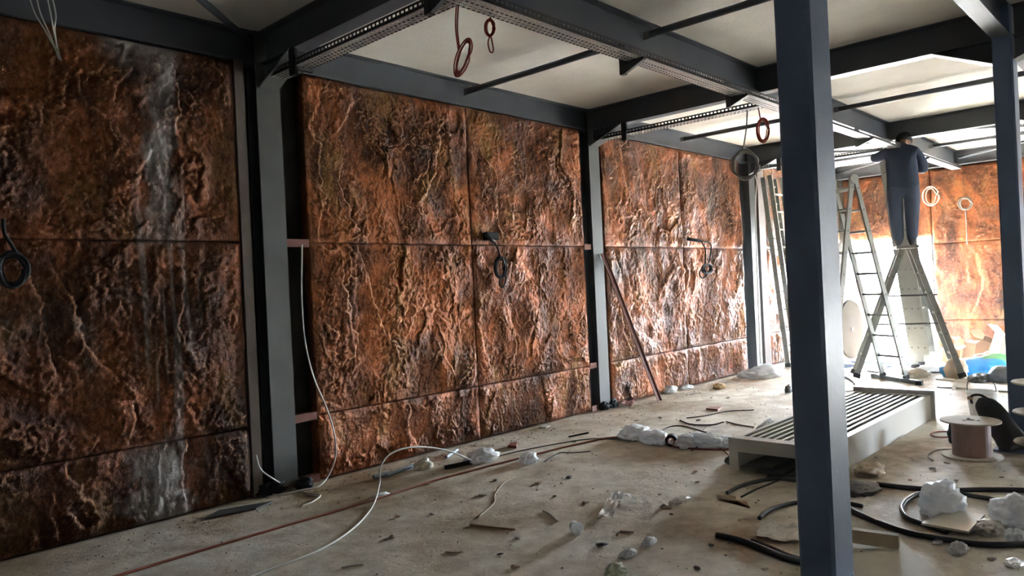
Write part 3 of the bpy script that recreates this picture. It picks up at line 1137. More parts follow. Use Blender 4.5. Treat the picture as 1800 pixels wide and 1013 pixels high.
    hm = bpy.data.meshes.new('hair')
    bm.to_mesh(hm)
    bm.free()
    hm.materials.append(HAIR)
    hm.polygons.foreach_set('use_smooth', [True] * len(hm.polygons))
    ho = bpy.data.objects.new('hair', hm)
    COL.objects.link(ho)
    under(ho, root)
    up = (Vector((0, 0, 1)) * 0.83 + fw * 0.55).normalized()
    face = (fw * 0.83 - Vector((0, 0, 0.55))).normalized()
    for s in (-1, 1):
        under(MB().lathe([(0.0, -0.008), (0.016, -0.006), (0.026, 0.0), (0.014, 0.008), (0.0, 0.009)], 12, hc + lf * s * 0.100 - up * 0.03, lf).build('ear', SKIN, smooth=True), root)
        under(MB().lathe([(0.0, -0.01), (0.009, -0.006), (0.012, 0.0), (0.009, 0.006), (0.0, 0.01)], 10, hc + lf * s * 0.034 + face * 0.105 - up * 0.01, face).build('eye', EYE, smooth=True), root)
    under(MB().tube([hc + face * 0.10 + up * 0.0, hc + face * 0.125 - up * 0.035, hc + face * 0.105 - up * 0.045], [0.008, 0.013, 0.010], 8, smooth=0).build('nose', SKIN, smooth=True), root)
    under(MB().tube([hc + face * 0.098 - up * 0.072 + lf * 0.026, hc + face * 0.106 - up * 0.070, hc + face * 0.098 - up * 0.072 - lf * 0.026], 0.005, 6).build('mouth', PINKCLOTH, smooth=True), root)
    return root


make_man()

# ------------------------------------------------------------------ louvred metal unit lying on the floor
t = thing('louvred_unit', 'long white louvred metal panel lying face up on the floor', 'metal panel', (5.1, 2.28, 0))
CX0, CX1, CY0, CY1, CT = 5.09, 7.82, 1.95, 2.63, 0.225


def cpart(nm, *bx):
    return under(MB().box(*bx).build(nm, WHITEMETAL), t)


cpart('side_panel', CX0 + 0.03, CX1 - 0.03, CY0, CY0 + 0.012, 0.0, CT - 0.012)
cpart('side_panel', CX0 + 0.03, CX1 - 0.03, CY1 - 0.012, CY1, 0.0, CT - 0.012)
# near end frame: two legs and a lintel round an open slot
cpart('end_leg', CX0, CX0 + 0.03, CY1 - 0.06, CY1 + 0.012, 0.0, CT + 0.012)
cpart('end_leg', CX0, CX0 + 0.03, CY0 - 0.012, CY0 + 0.06, 0.0, CT + 0.012)
cpart('end_lintel', CX0, CX0 + 0.03, CY0 + 0.06, CY1 - 0.06, CT - 0.085, CT + 0.012)
# far end plate standing proud
cpart('end_plate', CX1 - 0.03, CX1, CY0 - 0.03, CY1 + 0.02, 0.0, CT + 0.040)
# rim of the face
cpart('face_rim', CX0 + 0.03, CX0 + 0.16, CY0, CY1, CT - 0.012, CT)
cpart('face_rim', CX1 - 0.10, CX1 - 0.03, CY0, CY1, CT - 0.012, CT)
cpart('face_rim', CX0 + 0.16, CX1 - 0.10, CY0, CY0 + 0.03, CT - 0.012, CT)
cpart('face_rim', CX0 + 0.16, CX1 - 0.10, CY1 - 0.03, CY1, CT - 0.012, CT)
nsl = 10
pitch = (CY1 - CY0 - 0.06) / nsl
for k in range(nsl):
    y = CY0 + 0.03 + k * pitch
    # each slat slopes down away from the viewer's side and ends in a small lip
    under(MB().prism([Vector((CX0 + 0.16, y, CT)), Vector((CX0 + 0.16, y + pitch * 0.30, CT + 0.001)), Vector((CX0 + 0.16, y + pitch * 0.98, CT - 0.028)),
                      Vector((CX0 + 0.16, y + pitch * 0.98, CT - 0.034)), Vector((CX0 + 0.16, y, CT - 0.010))], (CX1 - CX0 - 0.26, 0, 0)).build('slat', WHITEMETAL), t)
# things inside / under its open end
for i, (dy, zz) in enumerate(((0.16, 0.02), (0.25, 0.045), (0.34, 0.07))):
    tag(MB().box(CX0 - 0.10 + i * 0.03, CX0 + 0.45, CY0 + dy, CY0 + dy + 0.20, zz - 0.019, zz).build('metal_strip', GREYSTEEL),
        '%s grey metal strip poking out of the louvred unit' % ('lowest', 'middle', 'topmost')[i], 'metal strip', 'strips in the louvred unit')

# ------------------------------------------------------------------ reels and drum
RC = Vector((6.38, 1.335, 0))
t = thing('cable_reel', 'small wooden reel of dusty pink cable beside the louvred panel', 'cable reel', RC)
for nm, z0 in (('bottom_disc', 0.0), ('top_disc', 0.262)):
    o = under(MB().lathe([(0.03, z0), (0.198, z0), (0.20, z0 + 0.002), (0.20, z0 + 0.010), (0.198, z0 + 0.012), (0.03, z0 + 0.012), (0.03, z0)], 40, RC).build(nm, PALEWOOD), t)
under(MB().lathe([(0.03, 0.012), (0.128, 0.012), (0.128, 0.262), (0.03, 0.262)], 32, RC).build('cable_winding', PINKBARREL, smooth=False), t)
for k in range(3):
    a = k * 2.1 + 0.4
    under(MB().lathe([(0.0, 0.0), (0.011, 0.0), (0.011, 0.003), (0.0, 0.003)], 10, RC + Vector((0.055 * math.cos(a), 0.055 * math.sin(a), 0.2745))).build('bolt', STEEL), o)
RS = Vector((6.34, 0.855, 0))
for i in range(2):
    t = thing('cable_reel', ('lower', 'upper')[i] + ' pale reel of the stack cut by the right frame edge', 'cable reel', RS + Vector((0, 0, 0.23 * i + (0.012 if i else 0))))
    zb_ = 0.16 + 0.212 * i
    if i == 0:
        under(MB().lathe([(0.0, 0.0), (0.12, 0.0), (0.12, 0.16), (0.0, 0.16)], 28, RS).build('pedestal_core', CLOTHBAG), t)
    for z0 in ((zb_, ) if i == 0 else (zb_, zb_ + 0.212)):
        under(MB().lathe([(0.0, z0 - 0.006), (0.20, z0 - 0.006), (0.205, z0), (0.20, z0 + 0.008), (0.0, z0 + 0.008)], 36, RS).build('disc', PALEWOOD), t)
    under(MB().lathe([(0.0, zb_ + 0.008), (0.10, zb_ + 0.008), (0.10, zb_ + 0.204), (0.0, zb_ + 0.204)], 28, RS).build('cable_winding', BLACK), t)
# big drum at the doorway, axle level
DC = Vector((12.60, 4.28, 0.485))
dax = Vector((-0.04, -1.0, 0)).normalized()
t = thing('cable_drum', 'large wooden cable drum standing on edge before the bright doorway', 'cable drum', (DC.x, DC.y, 0))
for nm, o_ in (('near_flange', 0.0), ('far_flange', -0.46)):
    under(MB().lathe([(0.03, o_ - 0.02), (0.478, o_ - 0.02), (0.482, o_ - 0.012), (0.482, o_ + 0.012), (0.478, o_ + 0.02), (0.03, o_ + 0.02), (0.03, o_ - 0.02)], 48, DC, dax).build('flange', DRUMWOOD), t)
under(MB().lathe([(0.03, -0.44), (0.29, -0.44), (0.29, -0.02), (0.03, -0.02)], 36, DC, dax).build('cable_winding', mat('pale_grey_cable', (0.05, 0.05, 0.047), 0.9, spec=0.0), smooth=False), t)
under(MB().lathe([(0.0, 0.0), (0.028, 0.0), (0.028, 0.03), (0.0, 0.03)], 14, DC, dax).build('axle', GREYSTEEL), t)


# ------------------------------------------------------------------ soft shapes
def lump(name, label, cat, c, size, m, seed=0, amp=0.25, freq=2.0, rot=0.0, group=None, sub=4, crumple=False, flat=0.12, parent=None):
    bm = bmesh.new()
    bmesh.ops.create_icosphere(bm, subdivisions=sub, radius=1.0)
    ca, sa = math.cos(rot), math.sin(rot)
    sx, sy, sz = size
    for v in bm.verts:
        n = v.co.normalized()
        q = n * freq + Vector((seed * 3.7, seed * 1.3, seed * 2.1))
        d = noise.noise(q) + 0.5 * noise.noise(q * 2.1)
        if crumple:
            d += 0.9 * (0.45 - abs(noise.noise(q * 2.1))) + 0.8 * (0.4 - abs(noise.noise(q * 4.6 + Vector((5, 1, 2))))) + 0.5 * (0.4 - abs(noise.noise(q * 9.5)))
        k = 1 + amp * d
        x, y, z = n.x * sx * k, n.y * sy * k, n.z * sz * k
        z = max(z, -sz * (1 - flat) * 0.55)
        v.co = (x * ca - y * sa, x * sa + y * ca, z + sz * (1 - flat) * 0.55)
    me = bpy.data.meshes.new(name)
    bm.to_mesh(me)
    bm.free()
    me.materials.append(m)
    me.polygons.foreach_set('use_smooth', [True] * len(me.polygons))
    o = bpy.data.objects.new(name, me)
    o.location = (c[0], c[1], c[2])
    COL.objects.link(o)
    if parent:
        under(o, parent)
    elif label:
        tag(o, label, cat, group)
    return o


def sheet(name, label, cat, quad, z, m, seed=0, amp=0.02, n=18, thick=0.002, group=None):
    """crumpled sheet lying over the floor quad (4 floor points)"""
    a, b_, c, d = [Vector(q) for q in quad]
    vs, fs = [], []
    for j in range(n + 1):
        for i in range(n + 1):
            u, v = i / n, j / n
            p = a.lerp(b_, u).lerp(d.lerp(c, u), v)
            e = 0.04 * (a - c).length * (noise.noise(Vector((u * 4 + seed, v * 4, 0.3))))
            h = amp * (0.6 + noise.noise(Vector((p.x * 9 + seed, p.y * 9, 0))) + 0.7 * abs(noise.noise(Vector((p.x * 21, p.y * 21 + seed, 1.7)))))
            vs.append((p.x + e, p.y + e * 0.6, z + max(0.001, h)))
    k = len(vs)
    for j in range(n):
        for i in range(n):
            q = j * (n + 1) + i
            fs.append((q, q + 1, q + n + 2, q + n + 1))
    mb = MB().add(vs, fs)
    o = mb.build(name, m)
    md = o.modifiers.new('thickness', 'SOLIDIFY')
    md.thickness = thick
    md.offset = 1.0
    return tag(o, label, cat, group)


def slab(name, label, cat, quad, z0, h, m, group=None):
    pts = [Vector((q[0], q[1], z0)) for q in quad]
    return tag(MB().prism(pts, (0, 0, h)).build(name, m), label, cat, group)


def cable(name, label, cat, pts, r, m, group=None, n=8, smooth=7, lift=True):
    P_ = [Vector((p[0], p[1], max(p[2], r))) if lift else Vector(p) for p in pts]
    return tag(MB().tube(P_, r, n, smooth=smooth).build(name, m, smooth=True), label, cat, group)


def fpath(px, r):
    return [fl(*p, r) for p in px]


# ------------------------------------------------------------------ cords and hoses on the floor
cable('floor_cable', 'long dusty red cord running along the foot of the copper wall', 'cord',
      fpath([(150, 1030), (330, 975), (500, 925), (650, 881), (760, 846), (850, 822), (940, 799), (1010, 782), (1070, 770), (1110, 771), (1150, 777), (1195, 787), (1260, 791), (1283, 790)], 0.008), 0.008, REDCORD)
cable('cable', 'thin grey cable beside the red cord by the crumpled white bags', 'cable',
      fpath([(830, 814), (900, 796), (980, 780), (1050, 771), (1120, 776)], 0.005), 0.005, GREYWIRE)
A, B = fl(664, 870), fl(842, 816)
wp = fpath([(400, 1030), (470, 1003), (560, 968), (620, 930), (655, 890)], 0.006) + \
    [onpl(x, y, A, B) for x, y in ((667, 850), (668, 825), (680, 803), (705, 790), (740, 786), (785, 792), (820, 806))] + fpath([(845, 816)], 0.006)
cable('cable', 'white cable looping up off the floor before the copper panels', 'cable', wp, 0.0065, WHITEWIRE)
wp = [ony(x, y, 4.97) for x, y in ((531, 430), (530, 520), (536, 600), (552, 665), (573, 715), (587, 760), (590, 800), (578, 835))] + \
    fpath([(560, 855), (530, 862), (495, 870), (475, 868)], 0.008)
cable('cable', 'thin grey cable hanging beside nearest wall column and curling at its foot', 'cable', wp, 0.006, WHITEWIRE)
wp = [ony(x, y, 4.98) for x, y in ((450, 800), (458, 825), (480, 842))] + fpath([(510, 858), (545, 868), (563, 871), (550, 882), (530, 890)], 0.008)
cable('cable', 'short pale cable curling out from the foot of the edge strip', 'cable', wp, 0.006, WHITEWIRE)
HG = 'black cable pieces on the floor right of the foreground column'
cable('hose', 'thick black cable lying straight behind the white bag at right', 'hose', fpath([(1541, 851), (1590, 857), (1661, 862), (1730, 861), (1800, 862), (1850, 866)], 0.016), 0.016, HOSE)
cable('hose', 'curved black cable looping left around the white bag', 'hose', fpath([(1800, 890), (1740, 877), (1661, 865), (1625, 866), (1598, 876), (1585, 892), (1596, 911), (1631, 924), (1665, 934)], 0.014), 0.014, HOSE)
cable('hose', 'long black cable sweeping under the beige tile to the right edge', 'hose', fpath([(1470, 880), (1490, 894), (1532, 914), (1587, 934), (1646, 946), (1712, 956), (1760, 958), (1830, 954)], 0.016), 0.016, HOSE)
cable('hose', 'black hose end left of the foreground column near the frame bottom', 'hose', fpath([(1259, 941), (1290, 947), (1319, 956), (1371, 977), (1410, 988), (1450, 996)], 0.017), 0.017, HOSE)
cable('hose', 'second black hose beside the clear plastic sheet', 'hose', fpath([(1321, 951), (1350, 961), (1385, 976), (1412, 984), (1440, 990)], 0.012), 0.012, HOSE)
cable('hose', 'bent black hose above the clear plastic sheet', 'hose', fpath([(1335, 911), (1344, 902), (1361, 893), (1397, 884), (1440, 881)], 0.013), 0.013, HOSE)
cable('hose', 'black hose end lying in front of the louvred unit', 'hose', fpath([(1278, 867), (1290, 860), (1312, 851), (1355, 842), (1400, 838), (1450, 838)], 0.013), 0.013, HOSE)
cable('hose', 'thin dark rod crossing the floor before the louvred unit', 'rod', fpath([(1303, 874), (1330, 860), (1368, 845)], 0.006), 0.006, HOSE, smooth=0)
cable('hose', 'short dark hose offcut just right of the foreground column', 'hose', fpath([(1482, 883), (1498, 886), (1516, 890)], 0.012), 0.012, HOSE)
for lab, pts, r in (('thin black wire curling on the floor left of the louvred unit', [(1195, 739), (1215, 746), (1250, 747), (1272, 742)], 0.006),
                    ('thin dark wire beyond the curled one on bright floor', [(1207, 735), (1240, 731), (1280, 723), (1325, 721)], 0.005),
                    ('thin dark wire trailing behind the louvred unit', [(1276, 741), (1300, 747), (1325, 751)], 0.005),
                    ('thin grey wire arching over the long crumpled white film', [(1158, 762), (1175, 751), (1200, 749), (1240, 760), (1262, 768)], 0.005),
                    ('thin wire along the near side of the crumpled white film', [(1215, 793), (1243, 778), (1268, 790), (1280, 800)], 0.004),
                    ('twisted dark wire offcut between cup and red cord', [(958, 812), (972, 802), (985, 796), (1005, 796), (1038, 794)], 0.004)):
    cable('wire', lab, 'wire', fpath(pts, r), r, BLACK)
for lab, pts, m, r in (('short white wire offcut left of the plastic cup', [(955, 898), (968, 905), (980, 916)], WHITEWIRE, 0.006),
                       ('thin brown stick lying before the cup', [(826, 922), (865, 927), (905, 931)], CARD, 0.005),
                       ('small white wire offcut near the frame bottom', [(783, 970), (800, 971), (814, 970)], WHITEWIRE, 0.004),
                       ('pale straw near the bottom left of the floor', [(600, 998), (620, 994), (640, 993)], WHITEWIRE, 0.004),
                       ('thin pale wire wriggling on the floor mid-left', [(840, 910), (868, 885), (870, 870), (885, 850), (905, 838)], WOOD, 0.0035),
                       ('dark stick before the louvred unit', [(1262, 942), (1262, 942)], HOSE, 0.004)):
    if pts[0] != pts[-1]:
        cable('offcut', lab, 'offcut', fpath(pts, r), r, m)

# conduit offcuts
for lab, a, c, r, m in (('grey-blue conduit offcut lying by the copper wall', (657, 839), (690, 831), 0.016, PVC),
                        ('longer grey-blue conduit piece by the copper wall', (680, 836), (733, 817), 0.016, PVC),
                        ('short grey-blue conduit piece tilted toward the wall', (784, 804), (804, 791), 0.016, PVC),
                        ('short black pipe offcut under the crumpled white bag', (783, 822), (832, 812), 0.017, BLACK),
                        ('thin black rod on the floor near the second wall column', (1000, 768), (1034, 761), 0.008, BLACK)):
    A_, C_ = fl(*a, r), fl(*c, r)
    mb = MB().tube([A_, C_], r, 14, caps=False)
    mb.tube([A_, C_], r * 0.8, 14, caps=False)
    tag(mb.build('conduit_offcut', m, smooth=True), lab, 'conduit')

# ------------------------------------------------------------------ plastic, paper, rubbish
def L(px, py, w, d, h, lab, m=FILM, name='plastic_scrap', cat='plastic scrap', seed=1, rot=0.0, crumple=True, amp=0.35, group=None, sub=4):
    return lump(name, lab, cat, fl(px, py), (w, d, h), m, seed, amp, 1.8, rot, group, sub, crumple)


L(848, 810, 0.14, 0.09, 0.055, 'large crumpled white plastic bag by the red cord', name='plastic_bag', cat='plastic bag', seed=2)
L(929, 812, 0.085, 0.06, 0.045, 'smaller crumpled white plastic scrap on the red cord', seed=3, rot=0.5)
L(745, 824, 0.075, 0.05, 0.045, 'clear crumpled plastic scrap beside the grey-blue conduit', CLEAR, seed=4)
L(666, 874, 0.07, 0.035, 0.015, 'flat white scrap under the looping white cable', seed=5)
t = thing('plastic_wrap', 'long crumpled white plastic film left of the louvred unit', 'plastic film', fl(1190, 775))
for k, (px, py, w, d, h, r_) in enumerate(((1115, 768, 0.17, 0.11, 0.060, 0.3), (1150, 776, 0.16, 0.10, 0.055, 0.9), (1205, 783, 0.13, 0.10, 0.055, 0.2), (1240, 783, 0.17, 0.10, 0.060, 1.2), (1270, 785, 0.10, 0.10, 0.05, 0.6))):
    lump('film_fold', None, None, fl(px, py), (w, d, h), FILM, 10 + k, 0.4, 1.9, r_, None, 4, True, parent=t)
RT = fl(1181, 785)
tx = Vector((0.9, 0.4, 0)).normalized()
t = thing('tape_roll', 'small black roll with red core lying on the white film', 'tape roll', RT)
under(MB().lathe([(0.032, -0.035), (0.052, -0.035), (0.052, 0.035), (0.032, 0.035), (0.032, -0.035)], 28, RT + Vector((0, 0, 0.053)), tx).build('tape', BLACK), t)
under(MB().lathe([(0.024, -0.036), (0.032, -0.036), (0.032, 0.036), (0.024, 0.036), (0.024, -0.036)], 28, RT + Vector((0, 0, 0.053)), tx).build('core', REDWIRE), t)
# cup
CP = fl(1009, 934)
t = tag(MB().lathe([(0.0, 0.002), (0.026, 0.0), (0.029, 0.003), (0.036, 0.062), (0.038, 0.064), (0.035, 0.062), (0.028, 0.005), (0.0, 0.004)], 28,
                   CP + Vector((0, 0, 0.033)), Vector((-0.55, -0.80, 0.02))).build('plastic_cup', CUPW, smooth=True), 'small white plastic cup lying on the open floor', 'cup')
# silver film strip bent in an L
for i, (lab, quad, sd) in enumerate((('bent strip of shiny silver film on the floor', [(1049, 916), (1078, 915), (1098, 872), (1078, 871)], 4),
                                     ('white film strip joined at the bend of the silver strip', [(1084, 871), (1100, 880), (1121, 884), (1116, 877)], 7))):
    sheet('film_strip', lab, 'plastic film', [fl(*q) for q in quad], 0.002, FOIL if i == 0 else FILM, sd, 0.03, 14)
sheet('plastic_sheet', 'clear crinkled plastic sheet beside the foreground column', 'plastic sheet', [fl(*q) for q in ((1331, 950), (1425, 964), (1420, 930), (1338, 916))], 0.002, CLEAR, 9, 0.02, 20)
L(1142, 956, 0.05, 0.025, 0.02, 'small white twisted scrap on open floor near the frame bottom', seed=21)
L(1105, 977, 0.05, 0.03, 0.018, 'white paper scrap left of the twisted scrap near the frame bottom', seed=22)
L(1083, 1010, 0.055, 0.045, 0.035, 'pale green foam lump cut by the bottom frame edge', PALEGREEN, 'foam_lump', 'foam lump', seed=23, crumple=False)
L(1195, 882, 0.09, 0.035, 0.014, 'flat translucent scrap with brown card under it', CLEAR, seed=24)
L(1168, 892, 0.03, 0.02, 0.014, 'small pale crumb pile right of the silver strip', MORTAR, 'plaster_crumb', 'crumb', seed=25, crumple=False)
L(1264, 683, 0.09, 0.07, 0.05, 'ochre foam lump on the bright floor past the leaning angle iron', YELLOWBIT, 'foam_lump', 'foam lump', seed=26, crumple=False)
L(1178, 690, 0.10, 0.06, 0.05, 'white plastic scrap at the foot of the third bay panels', seed=27)
L(1207, 684, 0.12, 0.05, 0.03, 'flat white scrap beside the third bay panel foot', seed=28)
L(1343, 662, 0.32, 0.18, 0.09, 'heap of white plastic film at the third wall column', name='plastic_wrap', cat='plastic film', seed=29, amp=0.4)
L(1313, 662, 0.14, 0.10, 0.05, 'small white plastic tuft left of the film heap', seed=30)
sheet('pink_sheet', 'dusty pink sheet lying at the foot of the second wall column', 'sheet', [fl(*q) for q in ((1082, 716), (1110, 717), (1122, 707), (1092, 704))], 0.01, PINKCLOTH, 3, 0.03, 12)
L(1062, 720, 0.07, 0.06, 0.06, 'black rubber lump at the foot of the second wall column', BLACK, 'rubber_scrap', 'rubber scrap', seed=31, crumple=False)
L(1078, 716, 0.07, 0.05, 0.06, 'second black lump against the pink sheet', BLACK, 'rubber_scrap', 'rubber scrap', seed=32, crumple=False)
L(477, 868, 0.10, 0.05, 0.06, 'dark cable tangle at the foot of the nearest wall column', BLACK, 'cable_tangle', 'cable tangle', seed=33, crumple=True)
L(535, 858, 0.06, 0.04, 0.05, 'dark scrap lump beside the first panel of the second bay', BLACK, 'rubber_scrap', 'rubber scrap', seed=34)
slab('flat_bar', 'grey flat strip lying along the foot of the near panels', 'strip', [fl(*q) for q in ((360, 914), (450, 897), (480, 884), (385, 900))], 0.001, 0.012, GREYSTEEL)
L(1290, 815, 0.06, 0.05, 0.04, 'small dark rubble pile at the corner of the louvred unit', GREYSTEEL, 'rubble', 'rubble', seed=36)
L(1352, 752, 0.06, 0.05, 0.045, 'white paper ball behind the louvred unit', seed=37)
L(1345, 757, 0.08, 0.06, 0.035, 'torn white paper against the louvred unit side', seed=38)
L(1480, 700, 0.09, 0.06, 0.04, 'white wrapper on the far edge of the louvred unit', seed=39)
L(1386, 690, 0.05, 0.04, 0.06, 'dark lump peeking out left of the foreground column', GREYSTEEL, 'rubble', 'rubble', seed=40, crumple=False)
# right of the foreground column
L(1656, 903, 0.13, 0.10, 0.115, 'upright white plastic bag behind the beige tile', name='plastic_bag', cat='plastic bag', seed=41, amp=0.3)
L(1785, 916, 0.16, 0.10, 0.085, 'large white plastic bag at the right edge', name='plastic_bag', cat='plastic bag', seed=42, amp=0.3)
L(1737, 935, 0.09, 0.06, 0.035, 'dusty translucent scrap right of the beige tile', CLEAR, seed=43)
L(1785, 950, 0.055, 0.04, 0.035, 'small white scrap on the black cable at the right edge', seed=44)
L(1684, 971, 0.055, 0.035, 0.03, 'white crumpled scrap in front of the beige tile', seed=45)
L(1783, 992, 0.06, 0.03, 0.010, 'flat shiny scrap at the bottom right', FOIL, seed=46)
L(1648, 955, 0.04, 0.02, 0.010, 'thin white sliver left of the tile front', seed=47)
L(1530, 832, 0.15, 0.09, 0.045, 'beige dusty sack lump beside the louvred unit', PALECARD, 'sack', 'sack', seed=48, crumple=False)
L(1510, 862, 0.16, 0.10, 0.025, 'grey dusty rag lying behind the foreground column', mat('dusty_rag', (0.20, 0.19, 0.18), 0.9, 0, 0.3, 12, 0.5, 40), 'rag', 'rag', seed=49)
slab('floor_tile', 'square beige tile lying loose on the black cables', 'tile', [fl(*q) for q in ((1620, 934), (1703, 950), (1732, 919), (1669, 909))], 0.034, 0.012, TILE)
slab('board', 'pale board cut by the bottom frame edge right of the column', 'board', [fl(*q) for q in ((1490, 1030), (1672, 1032), (1583, 955), (1500, 980))], 0.001, 0.014, PALEWOOD)
A_, C_ = fl(1492, 955), fl(1581, 968)
t = tag(MB().bar(A_ + Vector((0, 0, 0.045)), C_ + Vector((0, 0, 0.045)), 0.045, 0.07, (C_ - A_).cross(Vector((0, 0, 1)))).build('timber_batten', WOOD), 'short timber batten on edge right of the foreground column', 'timber')
slab('cardboard_scrap', 'brown cardboard scrap left of the foreground column', 'cardboard', [fl(*q) for q in ((1264, 880), (1295, 882), (1318, 894), (1312, 884))], 0.001, 0.008, CARD)
slab('wood_scrap', 'narrow wooden strip beside the brown cardboard scrap', 'wood scrap', [fl(*q) for q in ((1260, 877), (1293, 881), (1294, 879), (1262, 875))], 0.010, 0.015, WOOD)
slab('wood_scrap', 'small reddish wood scrap on bright floor beyond the film', 'wood scrap', [fl(*q) for q in ((1241, 721), (1262, 723), (1270, 718), (1250, 718))], 0.001, 0.02, PINKSTEEL)
slab('wood_scrap', 'small pale wood chip left of the frame-bottom foam', 'wood scrap', [fl(*q) for q in ((1090, 937), (1114, 938), (1114, 934), (1091, 933))], 0.001, 0.012, PALECARD)
slab('red_scrap', 'small dark red scrap by the wall beyond the white bag', 'scrap', [fl(*q) for q in ((893, 788), (908, 789), (910, 782), (898, 783))], 0.001, 0.025, REDCORD)
slab('white_offcut', 'tiny white offcut at the foot of the second bay panels', 'offcut', [fl(*q) for q in ((948, 752), (960, 753), (968, 750), (955, 749))], 0.001, 0.01, CUPW)
cable('cable_coil', 'coil of red cord on floor left of the pink reel', 'coil', [fl(1658 + 22 * math.cos(a), 764 + 5 * math.sin(a), 0.012 + 0.004 * (a % 1)) for a in [k * 0.45 for k in range(42)]], 0.007, REDCORD, smooth=3)
cable('wire', 'thin wire arc on floor before the pink reel', 'wire', fpath([(1680, 790), (1650, 791), (1634, 797), (1632, 804), (1640, 810)], 0.005), 0.005, GREYWIRE)
L(1679, 778, 0.06, 0.04, 0.10, 'small black plastic bag behind the pink reel', CLOTHBAG, 'plastic_bag', 'plastic bag', seed=51)

# black tool bag leaning by the right column
B0 = Vector((6.61, 1.29, 0))
t = thing('tool_bag', 'slumped black nylon tool bag leaning beside the right-hand column', 'bag', B0)
mb = MB()
P_ = [Vector((6.64, 1.10, 0.03)), Vector((6.64, 1.13, 0.10)), Vector((6.64, 1.19, 0.20)), Vector((6.64, 1.25, 0.30)), Vector((6.64, 1.29, 0.36)), Vector((6.64, 1.31, 0.40))]
P2 = catmull(P_, 5)
RB = [0.085, 0.11, 0.115, 0.11, 0.105, 0.105, 0.105, 0.10, 0.10, 0.10, 0.10, 0.10, 0.10, 0.098, 0.096, 0.094, 0.092, 0.088, 0.084, 0.08, 0.074, 0.066, 0.056, 0.045, 0.03, 0.015]
mb.tube(P2, RB, 20, smooth=0)
o = mb.build('bag_body', CLOTHBAG, smooth=True)
for v in o.data.vertices:
    q = Vector(v.co)
    d = noise.noise(q * 9) * 0.014 + noise.noise(q * 23) * 0.006
    v.co.x = 6.64 + (v.co.x - 6.64) * 0.46 + d * 0.6
    v.co.y += d
    v.co.z = max(0.0165, v.co.z + d)
under(o, t)
hnd = under(MB().tube([(6.62, 1.24, 0.385), (6.61, 1.31, 0.43), (6.61, 1.37, 0.415), (6.62, 1.37, 0.36)], 0.010, 8).build('handle', CLOTHBAG, smooth=True), t)
under(MB().tube([(6.61, 1.36, 0.40), (6.61, 1.395, 0.405)], 0.014, 8).build('handle_end', CARD, smooth=True), hnd)
# things between bag and right column
t = thing('paint_bucket', 'white plastic bucket with a wire handle behind the tool bag', 'bucket', (8.05, 1.58, 0))
under(MB().lathe([(0.0, 0.0), (0.10, 0.0), (0.125, 0.24), (0.130, 0.24), (0.130, 0.255), (0.120, 0.255), (0.096, 0.01), (0.0, 0.01)], 28, (8.05, 1.58, 0)).build('pail', CUPW, smooth=True), t)
under(MB().tube([(8.05, 1.46, 0.235), (8.02, 1.48, 0.34), (8.0, 1.58, 0.38), (8.02, 1.68, 0.34), (8.05, 1.70, 0.235)], 0.005, 8).build('handle', GREYSTEEL, smooth=True), t)

# ------------------------------------------------------------------ far clutter
L(1683, 664, 0.17, 0.15, 0.17, 'upright brown sack at the foot of the A-frame ladder', PALECARD, 'sack', 'sack', seed=60, crumple=False, amp=0.18)


def carton(px, py, w, d, h, rz, tilt, lab, m=CARD):
    c = fl(px, py)
    t = thing('cardboard_box', lab, 'cardboard box', c)
    Rm = Matrix.Rotation(rz, 4, 'Z') @ Matrix.Rotation(tilt, 4, 'X')
    lift = abs(math.sin(tilt)) * d / 2

    def pt(x, y, z):
        return c + Vector((0, 0, lift)) + Rm @ Vector((x, y, z))
    mb = MB()
    for (a0, a1, b0, b1) in ((-w / 2, w / 2, -d / 2, -d / 2 + 0.008), (-w / 2, w / 2, d / 2 - 0.008, d / 2), (-w / 2, -w / 2 + 0.008, -d / 2, d / 2), (w / 2 - 0.008, w / 2, -d / 2, d / 2)):
        mb.prism([pt(a0, b0, 0), pt(a1, b0, 0), pt(a1, b1, 0), pt(a0, b1, 0)], pt(0, 0, h) - pt(0, 0, 0))
    mb.prism([pt(-w / 2, -d / 2, 0), pt(w / 2, -d / 2, 0), pt(w / 2, d / 2, 0), pt(-w / 2, d / 2, 0)], pt(0, 0, 0.008) - pt(0, 0, 0))
    under(mb.build('box_body', m), t)
    for k, (x0, x1, y0, s) in enumerate(((-w / 2, w / 2, -d / 2, -1), (-w / 2, w / 2, d / 2, 1))):
        a = pt(x0, y0, h)
        b_ = pt(x1, y0, h)
        e = (pt(0, s * 1.0, 0.75) - pt(0, 0, 0)).normalized() * d * 0.45
        under(MB().prism([a, b_, b_ + e, a + e], (pt(0, 0, 0) - pt(0, s * 0.006, -0.004))).build('flap', m), t)


carton(1668, 638, 0.24, 0.22, 0.20, 0.4, 0.12, 'small open carton behind the brown sack')
carton(1693, 634, 0.20, 0.20, 0.26, 0.9, 0.2, 'tilted carton behind the ladder foot in the far heap')
carton(1726, 631, 0.30, 0.26, 0.28, -0.3, 0.35, 'large brown carton on top of the far heap')
carton(1768, 640, 0.38, 0.34, 0.36, 0.5, 0.3, 'big pale carton beside the right-hand column', PALECARD)
L(1735, 650, 0.30, 0.20, 0.13, 'crumpled brown paper in the far heap', PALECARD, 'wrapping_paper', 'paper', seed=63)
L(1695, 649, 0.16, 0.12, 0.09, 'flattened brown paper wad beside the ladder leg', CARD, 'wrapping_paper', 'paper', seed=64)
L(1718, 662, 0.42, 0.17, 0.16, 'bright blue plastic sack in the far heap', BLUE, 'plastic_sack', 'sack', seed=65, rot=-0.9, crumple=False, amp=0.2)
L(1752, 660, 0.34, 0.14, 0.19, 'green plastic sack beside the blue sack', GREEN, 'plastic_sack', 'sack', seed=66, rot=-0.9, crumple=False, amp=0.2)
